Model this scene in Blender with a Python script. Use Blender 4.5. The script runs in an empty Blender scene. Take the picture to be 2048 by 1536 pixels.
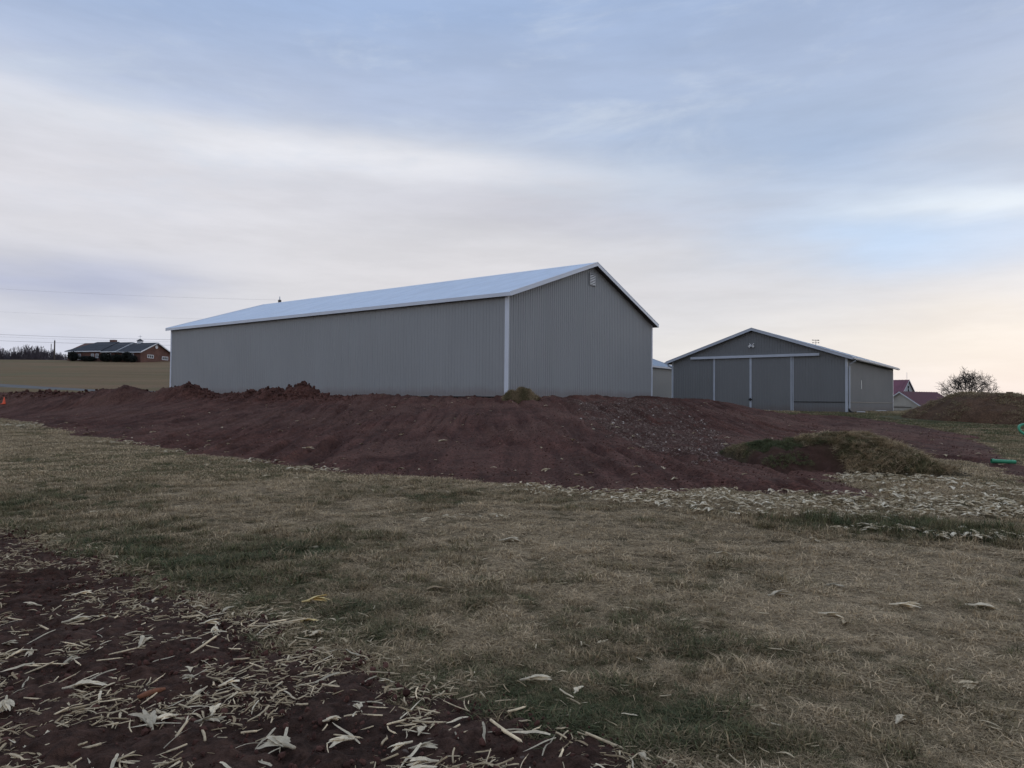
import bpy, math, random
import numpy as np
from mathutils import Matrix, Vector

# ------------------------------------------------------------------ camera
scn = bpy.context.scene
COL = scn.collection
CAMZ = 1.6
F_PX, PITCH, ROLL = 1382.5, 0.024266, 0.0094988
_cp, _sp = math.cos(PITCH), math.sin(PITCH)
FW = np.array([0, _cp, _sp]); _up = np.array([0, -_sp, _cp]); _rt = np.array([1.0, 0, 0])
RT = math.cos(ROLL) * _rt + math.sin(ROLL) * _up
UP = -math.sin(ROLL) * _rt + math.cos(ROLL) * _up
cam = bpy.data.cameras.new('camera')
cam.sensor_width = 36.0
cam.lens = F_PX / 2048 * 36.0
cam.clip_start = 0.1
cam.clip_end = 12000
camo = bpy.data.objects.new('camera', cam)
COL.objects.link(camo)
M = Matrix.Identity(4)
for i in range(3):
    M[i][0], M[i][1], M[i][2] = RT[i], UP[i], -FW[i]
M[2][3] = CAMZ
camo.matrix_world = M
scn.camera = camo
scn.view_settings.view_transform = 'Standard'
scn.view_settings.look = 'None'
scn.view_settings.exposure = 0.0
scn.view_settings.gamma = 1.0
scn.view_settings.use_curve_mapping = False

SUN_EL, SUN_AZ = math.radians(8), math.radians(38)     # low, ahead to the right, behind cloud

# ------------------------------------------------------------------ node helpers
class NT:
    """small wrapper for building node trees"""
    def __init__(s, tree):
        s.t = tree; s.n = tree.nodes; s.l = tree.links
    def new(s, typ, **kw):
        n = s.n.new(typ)
        for k, v in kw.items(): setattr(n, k, v)
        return n
    def put(s, sock, v):
        if isinstance(v, bpy.types.NodeSocket): s.l.new(v, sock)
        elif isinstance(v, (tuple, list)) and len(v) == 3 and sock.type == 'RGBA': sock.default_value = (*v, 1)
        else: sock.default_value = v
    def math(s, op, a, b=0.0, c=None, clamp=False):
        n = s.new('ShaderNodeMath', operation=op, use_clamp=clamp)
        s.put(n.inputs[0], a); s.put(n.inputs[1], b)
        if c is not None: s.put(n.inputs[2], c)
        return n.outputs[0]
    def mix(s, f, a, b, mode='MIX'):
        n = s.new('ShaderNodeMix', data_type='RGBA', blend_type=mode, clamp_factor=True)
        s.put(n.inputs['Factor'], f); s.put(n.inputs[6], a); s.put(n.inputs[7], b)
        return n.outputs[2]
    def noise(s, vec, scale, detail=4, rough=0.55, dist=0.0, out=0):
        n = s.new('ShaderNodeTexNoise')
        if vec is not None: s.l.new(vec, n.inputs['Vector'])
        n.inputs['Scale'].default_value = scale; n.inputs['Detail'].default_value = detail
        n.inputs['Roughness'].default_value = rough; n.inputs['Distortion'].default_value = dist
        return n.outputs[out]
    def ramp(s, f, stops):
        n = s.new('ShaderNodeValToRGB'); r = n.color_ramp
        while len(r.elements) > 2: r.elements.remove(r.elements[-1])
        for i, (p, c) in enumerate(stops):
            e = r.elements[i] if i < 2 else r.elements.new(p)
            e.position = p; e.color = (*c, 1) if len(c) == 3 else c
        s.put(n.inputs[0], f)
        return n.outputs[0]
    def maprange(s, v, a, b, c=0.0, d=1.0, smooth=True):
        n = s.new('ShaderNodeMapRange')
        if smooth: n.interpolation_type = 'SMOOTHSTEP'
        s.put(n.inputs[0], v)
        for i, x in enumerate((a, b, c, d)): n.inputs[i + 1].default_value = x
        return n.outputs[0]
    def mapping(s, vec, scale=(1, 1, 1), rot=(0, 0, 0), loc=(0, 0, 0)):
        n = s.new('ShaderNodeMapping'); s.l.new(vec, n.inputs[0])
        n.inputs['Scale'].default_value = scale; n.inputs['Rotation'].default_value = rot; n.inputs['Location'].default_value = loc
        return n.outputs[0]

# ------------------------------------------------------------------ sky
world = bpy.data.worlds.new('World')
scn.world = world
world.use_nodes = True
W = NT(world.node_tree)
W.n.clear()
geo = W.new('ShaderNodeTexCoord').outputs['Generated']
sep = W.new('ShaderNodeSeparateXYZ'); W.l.new(geo, sep.inputs[0])
az0 = W.math('MULTIPLY', W.math('ARCTAN2', sep.outputs[0], sep.outputs[1]), 180 / math.pi)
el0 = W.math('MULTIPLY', W.math('ARCSINE', sep.outputs[2]), 180 / math.pi)
vst = W.mapping(geo, (1.0, 1.0, 5.0), (0.02, 0.06, 0))
n1 = W.noise(vst, 2.2, 4, 0.5)
n2 = W.noise(W.mapping(geo, (1, 1, 4.0), (0.0, 0.18, 0), (3, 1, 7)), 2.6, 4, 0.5)
n3 = W.noise(W.mapping(geo, (1, 1, 6.0), (0.0, 0.10, 0.3), (9, 4, 2)), 5.0, 7, 0.62)
el = W.math('ADD', el0, W.math('MULTIPLY', W.math('SUBTRACT', n1, 0.5), 6.5))
az = W.math('ADD', az0, W.math('MULTIPLY', W.math('SUBTRACT', n2, 0.5), 26.0))
SKYC = [(0.0, (.690, .685, .700)), (5, (.680, .678, .700)), (10, (.640, .643, .682)), (15, (.610, .620, .665)), (19, (.545, .590, .680)),
        (23, (.445, .520, .685)), (30, (.340, .445, .655)), (48, (.46, .55, .71)), (90, (.55, .61, .73))]
base = W.ramp(W.math('DIVIDE', el, 90.0), [(e / 90.0, c) for e, c in SKYC])
def blob(c, a0, e0, sa, se, target, w, tilt=0.0):
    da = W.math('SUBTRACT', az, a0)
    de = W.math('SUBTRACT', W.math('SUBTRACT', el, e0), W.math('MULTIPLY', da, tilt))
    q = W.math('ADD', W.math('POWER', W.math('ABSOLUTE', W.math('DIVIDE', da, sa)), 2.0), W.math('POWER', W.math('ABSOLUTE', W.math('DIVIDE', de, se)), 2.0))
    g = W.math('MULTIPLY', W.math('EXPONENT', W.math('MULTIPLY', q, -1.0)), w)
    return W.mix(g, c, target)
c = base
BLOBS = [(-30, 14.5, 22, 6, (.72, .71, .76), .75, 0), (-14, 18.6, 22, 1.9, (.82, .82, .86), .75, -.05), (4, 15.2, 16, 1.6, (.53, .53, .60), .6, -.05),
         (22, 19, 17, 5, (.365, .475, .67), .9, -.15), (-34, 7.4, 11, 1.9, (.44, .48, .64), .85, 0), (-33, 3.0, 16, 2.0, (.60, .63, .76), .7, 0),
         (33, 11.5, 12, 3.6, (.47, .63, .86), .9, -.1), (36, 13.6, 9, .9, (.76, .84, .92), .8, -.12), (29, 4.0, 18, 2.2, (.83, .80, .765), .6, 0), (30, 1.0, 30, 2.2, (.74, .72, .74), .7, 0),
         (-4, 9.5, 17, 4, (.70, .68, .70), .8, 0)]
for b in BLOBS: c = blob(c, *b)
streak = W.maprange(n3, 0.3, 0.72, 0.945, 1.035)
broad = W.maprange(n2, 0.28, 0.75, 0.97, 1.035)
c = W.mix(1.0, c, W.math('MULTIPLY', streak, broad), 'MULTIPLY')
wisp = W.math('MULTIPLY', W.maprange(W.noise(W.mapping(geo, (1, 1, 3.2), (0, .33, .1), (5, 5, 5)), 3.4, 7, 0.62, 0.4), .48, .75), W.maprange(el0, 8, 24))
c = W.mix(W.math('MULTIPLY', wisp, 0.75), c, (.58, .65, .76))
sky = W.new('ShaderNodeTexSky', sky_type='NISHITA')
sky.sun_disc = False
sky.sun_elevation = SUN_EL
sky.sun_rotation = SUN_AZ
sky.altitude = 150
sky.air_density = 1.0
sky.dust_density = 2.0
cl = W.mix(1.0, c, (10, 10, 10), 'MULTIPLY')
skyc = W.mix(0.975, sky.outputs[0], cl)
bg = W.new('ShaderNodeBackground')
W.l.new(skyc, bg.inputs[0])
bg.inputs[1].default_value = 0.107
wo = W.new('ShaderNodeOutputWorld')
W.l.new(bg.outputs[0], wo.inputs[0])

sun = bpy.data.lights.new('sun', 'SUN')
sun.energy = 0.5
sun.angle = math.radians(24)
sun.color = (1.0, .94, .88)
suno = bpy.data.objects.new('sun', sun)
COL.objects.link(suno)
sd = Vector((math.sin(SUN_AZ) * math.cos(SUN_EL), math.cos(SUN_AZ) * math.cos(SUN_EL), math.sin(SUN_EL)))
suno.rotation_euler = sd.to_track_quat('Z', 'Y').to_euler()
suno.location = (30, 20, 40)

# ------------------------------------------------------------------ numpy helpers
rng = np.random.default_rng(7)
random.seed(7)
_T = np.random.default_rng(3).random((256, 256))
def vnoise(x, y, seed=0):
    xi = np.floor(x).astype(int); yi = np.floor(y).astype(int)
    fx = x - xi; fy = y - yi
    fx = fx * fx * (3 - 2 * fx); fy = fy * fy * (3 - 2 * fy)
    ox, oy = seed * 57, seed * 131
    g = lambda a, b: _T[(xi + a + ox) % 256, (yi + b + oy) % 256]
    return (g(0, 0) * (1 - fx) + g(1, 0) * fx) * (1 - fy) + (g(0, 1) * (1 - fx) + g(1, 1) * fx) * fy
def fbm(x, y, oct=4, seed=0, gain=.5):
    s = 0; a = 1; t = 0
    for o in range(oct):
        s = s + a * vnoise(x * 2 ** o + 17.3 * o, y * 2 ** o + 5.1 * o, seed + o); t += a; a *= gain
    return s / t
def sm(a, b, x):
    t = np.clip((x - a) / (b - a), 0, 1)
    return t * t * (3 - 2 * t)
def sdf(poly, X, Y):
    """signed distance to polygon (negative inside)"""
    d = np.full(X.shape, 1e9); ins = np.zeros(X.shape, bool)
    n = len(poly)
    for i in range(n):
        x1, y1 = poly[i]; x2, y2 = poly[(i + 1) % n]
        ex, ey = x2 - x1, y2 - y1
        t = np.clip(((X - x1) * ex + (Y - y1) * ey) / (ex * ex + ey * ey + 1e-12), 0, 1)
        d = np.minimum(d, np.hypot(X - x1 - t * ex, Y - y1 - t * ey))
        cross = ((y1 > Y) != (y2 > Y)) & (X < (x2 - x1) * (Y - y1) / (y2 - y1 + 1e-12) + x1)
        ins ^= cross
    return np.where(ins, -d, d)

# ------------------------------------------------------------------ rays and terrain
def ray(px, py):
    d = FW * F_PX + RT * (px - 1024) - UP * (py - 768)
    return d / d[1]                      # per metre of depth (Y)
def at(px, py, depth):
    d = ray(px, py) * depth
    return np.array([d[0], d[1], d[2] + CAMZ])

NB = np.array([-0.286, 37.30]); YAW = 0.93714
U = np.array([math.cos(YAW), math.sin(YAW)]); V = np.array([-math.sin(YAW), math.cos(YAW)])
PADZ = 1.836
def ab(X, Y):
    return (X - NB[0]) * U[0] + (Y - NB[1]) * U[1], (X - NB[0]) * V[0] + (Y - NB[1]) * V[1]
def from_ab(a, b):
    return NB + a * U + b * V

def ground_z(X, Y):
    X = np.asarray(X, float); Y = np.asarray(Y, float)
    z = .92 * sm(14, 60, Y) * sm(-14, 8, X)
    wl = sm(-4, -26, X)
    left = .25 * sm(18, 50, Y) + 1.95 * sm(53, 66, Y)
    yy = np.clip(Y - 66, 0, 200)
    up = np.where(yy < 105, 8.6 * (yy / 105) ** 1.08, 8.6 + 1.2 * sm(105, 160, yy))
    z = z * (1 - wl * sm(40, 60, Y)) + wl * (left + up)
    z = z - .6 * sm(70, 160, Y) * (1 - wl)
    und = (fbm(X / 7, Y / 7, 3, 11) - .5) * .14 * sm(2, 8, Y) + (fbm(X / 1.3, Y / 1.3, 3, 5) - .5) * .035
    return z + und * sm(400, 100, np.abs(Y)) * sm(300, 100, np.abs(X))

def hit(px, py, fn, y0=2.0, y1=400.0):
    d = ray(px, py)
    Y = np.geomspace(y0, y1, 4000)
    below = (CAMZ + d[2] * Y) <= fn(d[0] * Y, Y)
    i = int(np.argmax(below)) if below.any() else len(Y) - 1
    return np.array([d[0] * Y[i], Y[i], CAMZ + d[2] * Y[i]])
def ghit(px, py): return hit(px, py, ground_z)

CREST = [from_ab(*q) for q in [(-14.5, 52), (-11, 40), (-7.5, 33), (-4, 26), (-4, -2), (-2.6, -4.6), (0, -5.5), (13, -6.5), (16, -5), (17.5, 0), (20, 12), (21, 36.6), (-3.5, 36.6), (-5.5, 38), (-9.5, 42), (-13.8, 52.5)]]
TOE = [from_ab(*q) for q in [(-15.6, 53), (-14.3, 40), (-14.2, 29), (-17.0, 12), (-18.4, 4), (-19.6, -5), (-19.9, -11), (-19.6, -14.5), (-18.4, -17.5), (-14, -18.6), (-10.5, -16.6), (0, -14), (10, -13), (18, -11), (22, -7), (24.5, 2), (25, 14), (24, 39), (-2.2, 39), (-4, 40), (-8, 44.5), (-12.5, 55)]]
CREST = [tuple(p) for p in CREST]; TOE = [tuple(p) for p in TOE]
FLAT = [tuple(ghit(*q)[:2]) for q in [(1300, 975), (1420, 978), (1560, 984), (1692, 990), (1700, 955), (1760, 905), (1790, 893), (1843, 914), (1957, 926), (2048, 966), (2200, 1010), (2200, 985), (2048, 930), (1985, 896), (1905, 862), (1760, 842), (1690, 833), (1560, 829), (1500, 828), (1350, 850), (1200, 900)]]
_bumps = []
def _ray_ab_line(px, a):
    # plan point where the sight line of column px meets the line a = const in front of the long wall
    d = np.array([(px - 1024) / F_PX, 1.0])
    t = (a + NB @ U) / (d @ U)
    return d * t
for px, h, w in [(40, .3, 2.2), (75, .12, 2), (130, .3, 2.0), (180, .3, 1.5), (228, .62, 1.6), (262, .42, 1.4), (300, .25, 1.5), (345, .38, 1.3), (372, .42, 1.2), (405, .15, 1.2), (500, .2, 1.2), (535, .50, .8), (565, .40, .9), (596, .55, .9), (616, .36, .8), (735, .12, .8), (765, .17, 1.1)]:
    p = _ray_ab_line(px, -5.0 if px > 380 else float(np.interp(px, [0, 120, 240, 380], [-11.4, -10.0, -8.0, -5.4])))
    _bumps.append((p[0], p[1], h, w))

def bank_z(X, Y, detail=True):
    """height of the graded red dirt (bank, its flats and ridge) and the mask distance (negative inside)"""
    X = np.asarray(X, float); Y = np.asarray(Y, float)
    dc = sdf(CREST, X, Y); dt = sdf(TOE, X, Y); df = sdf(FLAT, X, Y)
    g = ground_z(X, Y)
    t = np.clip(dc, 0, None) / (np.clip(dc, 0, None) + np.clip(-dt, 0, None) + 1e-6)
    t = np.where(dt > 0, 1.0, t)
    prof = .55 * t + .45 * sm(0, 1, t)
    a, b = ab(X, Y)
    top = 1.70 + .08 * sm(0, -4, dc)
    bank = top * (1 - prof) + g * prof
    for bx, by, h, w in _bumps:
        bank = bank + h * np.exp(-(((X - bx) ** 2 + (Y - by) ** 2) / (w * w)) ** 1.3)
    mask = np.minimum(dt, df)
    wob = (fbm(X / 1.6, Y / 1.6, 3, 21) - .5) * 1.3 + (fbm(X / .35, Y / .35, 2, 23) - .5) * .5
    mask = mask + wob
    z = np.maximum(bank, g) + .05 * sm(0.0, -.5, mask) - .06 * sm(-.05, .35, mask)
    if detail:
        inside = sm(0.1, -1.0, mask)
        # scrape marks left by the blade, running down the slope
        sx = X * .96 + Y * .10
        sy = Y
        scr = fbm(sx / .42, sy / 7.0, 3, 31) - .5
        scr2 = fbm(sx / .16, sy / 3.0, 2, 33) - .5
        dirsel = sm(.35, .6, fbm(X / 5, Y / 5, 2, 35))
        fan = (X + 1.6) * (1 + .016 * (34 - Y)) * .9 + .25 * (fbm(X / 3, Y / 5, 2, 45) - .5) * 2
        fur = np.clip(1 - np.abs(vnoise(fan / .17, Y / 6.5, 47) - .5) * 5, 0, 1) * sm(.36, .52, fbm(X / 4, Y / 6, 2, 49)) * sm(-16, -9, X) * sm(5, 1, X)
        rough = fbm(X / .5, Y / .5, 5, 37, .6) - .5
        lump = np.clip(fbm(X / .8, Y / .8, 3, 39) - .55, 0, 1)
        ridge = np.exp(-((dc - 1.2) / 2.2) ** 2) * (.15 + .85 * sm(3, 12, b))
        track = np.exp(-((sx + 3.2 + .35 * np.sin(sy / 4)) / .28) ** 2) + np.exp(-((sx + 5.4 + .35 * np.sin(sy / 4)) / .28) ** 2) + .7 * np.exp(-((sx + 9.5 + .3 * np.sin(sy / 5)) / .3) ** 2)
        z = z + inside * (.30 * scr * (.35 + dirsel) + .13 * scr2 * (.3 + dirsel) + .17 * rough * (.5 + 2.8 * ridge) + .9 * lump * ridge - .085 * fur * sm(.0, -.8, mask) - .12 * track * sm(12, 16, Y) * sm(34, 24, Y))
    return z, mask

def surf_z(X, Y):
    bz, m = bank_z(X, Y)
    return np.where(m < 0, bz, ground_z(X, Y))
def shit(px, py): return hit(px, py, surf_z, 5, 200)

# ------------------------------------------------------------------ object helpers
def tag(o, label=None, cat=None, group=None, kind=None):
    if label: o['label'] = label
    if cat: o['category'] = cat
    if group: o['group'] = group
    if kind: o['kind'] = kind
    return o
def link(name, me, mat=None, parent=None):
    o = bpy.data.objects.new(name, me)
    COL.objects.link(o)
    if mat is not None:
        me.materials.clear(); me.materials.append(mat)
    if parent is not None: o.parent = parent
    return o
def empty(name, loc, rz=0.0):
    o = bpy.data.objects.new(name, None)
    o.empty_display_size = .3
    COL.objects.link(o)
    o.location = loc; o.rotation_euler = (0, 0, rz)
    return o
def np_mesh(name, verts, faces, smooth=False):
    """verts (n,3); faces (m,k) int array of equal-size polygons"""
    me = bpy.data.meshes.new(name)
    verts = np.asarray(verts, np.float32); faces = np.asarray(faces, np.int32)
    m, k = faces.shape
    me.vertices.add(len(verts)); me.vertices.foreach_set('co', verts.ravel())
    me.loops.add(m * k); me.loops.foreach_set('vertex_index', faces.ravel())
    me.polygons.add(m); me.polygons.foreach_set('loop_start', np.arange(m, dtype=np.int32) * k)
    if smooth: me.polygons.foreach_set('use_smooth', np.ones(m, bool))
    me.update(calc_edges=True)
    return me
def attr(me, name, data, typ='FLOAT'):
    a = me.attributes.new(name, typ, 'POINT')
    a.data.foreach_set('value' if typ in ('FLOAT', 'INT') else 'vector', np.asarray(data, np.int32 if typ == 'INT' else np.float32).ravel())
def grid_mesh(name, X, Y, Z, keep=None, smooth=True, attrs=None):
    ny, nx = X.shape
    idx = np.arange(nx * ny).reshape(ny, nx)
    f = np.stack([idx[:-1, :-1], idx[:-1, 1:], idx[1:, 1:], idx[1:, :-1]], -1).reshape(-1, 4)
    if keep is not None:
        k = keep.ravel()
        f = f[k[f].any(1)]
    used = np.unique(f)
    remap = np.full(nx * ny, -1); remap[used] = np.arange(len(used))
    v = np.stack([X, Y, Z], -1).reshape(-1, 3)[used]
    me = np_mesh(name, v, remap[f], smooth)
    for k, d in (attrs or {}).items(): attr(me, k, d.ravel()[used])
    return me

class MB:
    """collects polygons for one mesh"""
    def __init__(s): s.v = []; s.f = []
    def poly(s, pts):
        i = len(s.v); s.v += [tuple(map(float, p)) for p in pts]; s.f.append(tuple(range(i, i + len(pts))))
    def box(s, x0, x1, y0, y1, z0, z1):
        i = len(s.v)
        s.v += [(x, y, z) for x in (x0, x1) for y in (y0, y1) for z in (z0, z1)]
        for q in ((0, 1, 3, 2), (4, 6, 7, 5), (0, 4, 5, 1), (2, 3, 7, 6), (0, 2, 6, 4), (1, 5, 7, 3)): s.f.append(tuple(i + k for k in q))
    def prism(s, loop, off):
        """closed loop of points extruded by vector off"""
        n = len(loop); i = len(s.v)
        s.v += [tuple(map(float, p)) for p in loop] + [tuple(float(p[k] + off[k]) for k in range(3)) for p in loop]
        s.f.append(tuple(range(i + n - 1, i - 1, -1))); s.f.append(tuple(range(i + n, i + 2 * n)))
        for k in range(n): s.f.append((i + k, i + (k + 1) % n, i + n + (k + 1) % n, i + n + k))
    def bar(s, p, q, w, h, up=(0, 0, 1)):
        p = Vector(p); q = Vector(q); d = (q - p).normalized()
        x = d.cross(Vector(up)).normalized() * (w / 2); y = x.cross(d).normalized() * (h / 2)
        s.prism([p - x - y, p + x - y, p + x + y, p - x + y], q - p)
    def tube(s, pts, radii, n=6, cap=True):
        pts = [Vector(p) for p in pts]; i0 = len(s.v)
        if not isinstance(radii, (list, tuple)): radii = [radii] * len(pts)
        for k, p in enumerate(pts):
            d = (pts[min(k + 1, len(pts) - 1)] - pts[max(k - 1, 0)]).normalized()
            r = Vector((0, 0, 1)) if abs(d.z) < .9 else Vector((1, 0, 0))
            x = d.cross(r).normalized(); y = d.cross(x)
            for j in range(n):
                t = 2 * math.pi * j / n
                s.v.append(tuple(p + (x * math.cos(t) + y * math.sin(t)) * radii[k]))
        for k in range(len(pts) - 1):
            for j in range(n):
                a = i0 + k * n + j; b = i0 + k * n + (j + 1) % n
                s.f.append((a, b, b + n, a + n))
        if cap:
            s.f.append(tuple(i0 + j for j in range(n - 1, -1, -1)))
            s.f.append(tuple(i0 + (len(pts) - 1) * n + j for j in range(n)))
    def lathe(s, prof, n=16, c=(0, 0, 0)):
        i0 = len(s.v)
        for r, z in prof:
            for j in range(n):
                t = 2 * math.pi * j / n
                s.v.append((c[0] + r * math.cos(t), c[1] + r * math.sin(t), c[2] + z))
        for k in range(len(prof) - 1):
            for j in range(n):
                a = i0 + k * n + j; b = i0 + k * n + (j + 1) % n
                s.f.append((a, b, b + n, a + n))
        s.f.append(tuple(i0 + j for j in range(n - 1, -1, -1))); s.f.append(tuple(i0 + (len(prof) - 1) * n + j for j in range(n)))
    def mesh(s, name, smooth=False):
        me = bpy.data.meshes.new(name); me.from_pydata(s.v, [], s.f)
        if smooth: me.polygons.foreach_set('use_smooth', np.ones(len(me.polygons), bool))
        me.update(); return me
    def build(s, name, mat, parent=None, smooth=False):
        return link(name, s.mesh(name, smooth), mat, parent)

# ------------------------------------------------------------------ materials
def pmat(name, col, rough=.6, metal=0.0, var=0.0, vscale=3.0, bump=0.0, bscale=30.0, spec=.5, coat=0.0, objrand=0.0, fine=0.0):
    m = bpy.data.materials.new(name); m.use_nodes = True
    t = NT(m.node_tree); p = t.n['Principled BSDF']
    p.inputs['Roughness'].default_value = rough; p.inputs['Metallic'].default_value = metal
    p.inputs['Specular IOR Level'].default_value = spec
    if coat: p.inputs['Coat Weight'].default_value = coat; p.inputs['Coat Roughness'].default_value = .25
    tc = t.new('ShaderNodeTexCoord').outputs['Object']
    cc = t.mix(0.0, col, col)
    if var:
        k = t.maprange(t.noise(tc, vscale, 5, .6), .3, .7, 1 - var, 1 + var)
        cc = t.mix(1.0, cc, k, 'MULTIPLY')
    if fine:
        k = t.maprange(t.noise(tc, vscale * 14, 4, .7), .3, .7, 1 - fine, 1 + fine)
        cc = t.mix(1.0, cc, k, 'MULTIPLY')
    if objrand:
        k = t.maprange(t.new('ShaderNodeObjectInfo').outputs['Random'], 0, 1, 1 - objrand, 1 + objrand * .6, False)
        cc = t.mix(1.0, cc, k, 'MULTIPLY')
    t.l.new(cc, p.inputs['Base Color'])
    if bump:
        b = t.new('ShaderNodeBump'); b.inputs['Strength'].default_value = 1.0; b.inputs['Distance'].default_value = bump
        t.l.new(t.noise(tc, bscale, 5, .65), b.inputs['Height']); t.l.new(b.outputs[0], p.inputs['Normal'])
    return m

def siding_mat(name, col, rough=.45, grime=.1):
    """painted steel sheet: faint oil-canning, slight soil splash near the bottom, cloudy wear"""
    m = bpy.data.materials.new(name); m.use_nodes = True
    t = NT(m.node_tree); p = t.n['Principled BSDF']
    tc = t.new('ShaderNodeTexCoord').outputs['Object']
    sp = t.new('ShaderNodeSeparateXYZ'); t.l.new(tc, sp.inputs[0])
    k = t.maprange(t.noise(tc, .3, 3, .5), .3, .7, .97, 1.03)
    st = t.maprange(t.noise(t.mapping(tc, (3, 3, .2)), 1.0, 3, .5), .3, .75, 1.015, .98)
    cc = t.mix(1.0, t.mix(1.0, col, k, 'MULTIPLY'), st, 'MULTIPLY')
    # separate sheets, each three ribs of a yard wide, differ by a hair in tone
    sh = t.new('ShaderNodeTexWhiteNoise', noise_dimensions='1D')
    t.l.new(t.math('FLOOR', t.math('DIVIDE', t.math('ADD', sp.outputs[0], sp.outputs[1]), .9144)), sh.inputs['W'])
    cc = t.mix(1.0, cc, t.maprange(sh.outputs[0], 0, 1, .985, 1.015, False), 'MULTIPLY')
    splash = t.math('MULTIPLY', t.maprange(t.math('ADD', sp.outputs[2], t.math('MULTIPLY', t.noise(tc, 1.5, 4, .6), .5)), .35, .95, 1, 0), grime)
    cc = t.mix(splash, cc, (.14, .085, .065))
    t.l.new(cc, p.inputs['Base Color'])
    p.inputs['Roughness'].default_value = rough
    t.l.new(t.maprange(t.noise(tc, .6, 3, .5), .3, .7, rough - .04, rough + .05), p.inputs['Roughness'])
    b = t.new('ShaderNodeBump'); b.inputs['Strength'].default_value = 1.0; b.inputs['Distance'].default_value = .003
    t.l.new(t.noise(t.mapping(tc, (1, 1, .4)), .7, 2, .4), b.inputs['Height']); t.l.new(b.outputs[0], p.inputs['Normal'])
    return m

MAT = {}
MAT['siding1'] = siding_mat('grey_steel_siding', (.295, .304, .314), .42, .35)
MAT['siding2'] = siding_mat('dark_grey_steel_siding', (.178, .182, .186), .5, .35)
MAT['siding3'] = siding_mat('tan_grey_steel_siding', (.28, .272, .255), .5, .12)
MAT['trim'] = pmat('white_steel_trim', (.66, .70, .78), .38, 0, .04, .8, .002, 2)
MAT['trim2'] = pmat('pale_steel_trim', (.46, .49, .55), .42, 0, .08, .8, .002, 2)
MAT['soffit'] = pmat('soffit_boards', (.09, .085, .08), .7, 0, .1)
MAT['dark'] = pmat('dark_gap_board', (.012, .011, .011), .8)
MAT['black'] = pmat('black_plastic', (.012, .012, .013), .5)
MAT['louver'] = pmat('white_louver_paint', (.9, .9, .9), .35)

def roof_mat(name, col, rough=.3):
    m = bpy.data.materials.new(name); m.use_nodes = True
    t = NT(m.node_tree); p = t.n['Principled BSDF']
    tc = t.new('ShaderNodeTexCoord').outputs['Object']
    k = t.maprange(t.noise(t.mapping(tc, (.3, 1.2, 1)), 1.0, 4, .6), .3, .7, .95, 1.05)
    t.l.new(t.mix(1.0, col, k, 'MULTIPLY'), p.inputs['Base Color'])
    p.inputs['Metallic'].default_value = .35
    t.l.new(t.maprange(t.noise(tc, .8, 4, .6), .3, .7, rough - .05, rough + .1), p.inputs['Roughness'])
    b = t.new('ShaderNodeBump'); b.inputs['Strength'].default_value = 1.0; b.inputs['Distance'].default_value = .006
    t.l.new(t.noise(tc, 1.3, 2, .5), b.inputs['Height']); t.l.new(b.outputs[0], p.inputs['Normal'])
    return m
MAT['roof1'] = roof_mat('bright_steel_roofing', (.64, .72, .84), .34)
MAT['roof3'] = roof_mat('grey_blue_steel_roofing', (.36, .42, .50), .4)

def soil_mat(name, c_dark, c_mid, c_light, streak=True, stone=False):
    m = bpy.data.materials.new(name); m.use_nodes = True
    t = NT(m.node_tree); p = t.n['Principled BSDF']
    tc = t.new('ShaderNodeTexCoord').outputs['Object']
    nA = t.noise(tc, .16, 5, .6); nB = t.noise(tc, 1.4, 6, .65); nC = t.noise(tc, 14, 5, .7)
    cc = t.ramp(nB, [(.28, c_dark), (.5, c_mid), (.78, c_light)])
    cc = t.mix(t.maprange(nA, .35, .65), cc, t.mix(1.0, cc, (1.12, 1.0, .96), 'MULTIPLY'))
    if streak:
        ns = t.noise(t.mapping(tc, (2.6, .16, 1), (0, 0, .10)), 1.0, 6, .65)
        cc = t.mix(1.0, cc, t.maprange(ns, .3, .72, .68, 1.28), 'MULTIPLY')
        # drier crust on the graded front slope, with its own ragged edge
        dry = t.math('MULTIPLY', t.maprange(t.noise(tc, .22, 5, .6, .6), .46, .62), .45)
        cc = t.mix(dry, cc, (.150, .080, .060))
    cc = t.mix(1.0, cc, t.maprange(nC, .3, .72, .50, 1.5), 'MULTIPLY')
    # scattered pale pebbles and straw flecks
    vo = t.new('ShaderNodeTexVoronoi'); vo.inputs['Scale'].default_value = 7.0; t.l.new(tc, vo.inputs['Vector'])
    fl = t.math('MULTIPLY', t.math('LESS_THAN', vo.outputs['Distance'], .10), t.math('GREATER_THAN', t.noise(tc, 3.1, 2, .5), .56))
    cc = t.mix(t.math('MULTIPLY', fl, .55), cc, (.20, .165, .14))
    t.l.new(cc, p.inputs['Base Color'])
    p.inputs['Roughness'].default_value = .95; p.inputs['Specular IOR Level'].default_value = .15
    b = t.new('ShaderNodeBump'); b.inputs['Strength'].default_value = 1.0; b.inputs['Distance'].default_value = .05
    h = t.math('ADD', t.math('MULTIPLY', nC, .7), t.math('MULTIPLY', t.noise(tc, 40, 4, .7), .35))
    if streak: h = t.math('ADD', h, t.math('MULTIPLY', t.noise(t.mapping(tc, (5, .25, 1), (0, 0, .10)), 1.0, 5, .65), 1.5))
    t.l.new(h, b.inputs['Height']); t.l.new(b.outputs[0], p.inputs['Normal'])
    return m
MAT['reddirt'] = soil_mat('graded_red_dirt', (.051, .0235, .0175), (.083, .0390, .030), (.116, .059, .047))
MAT['tilled'] = soil_mat('tilled_red_soil', (.034, .0185, .013), (.061, .0345, .0255), (.094, .059, .045), streak=False)
MAT['browndirt'] = soil_mat('weathered_brown_dirt', (.056, .034, .021), (.088, .054, .034), (.125, .081, .052), streak=False)
MAT['clod'] = pmat('dirt_clod', (.085, .044, .032), .95, 0, .3, 8, .02, 40, .1)
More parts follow.
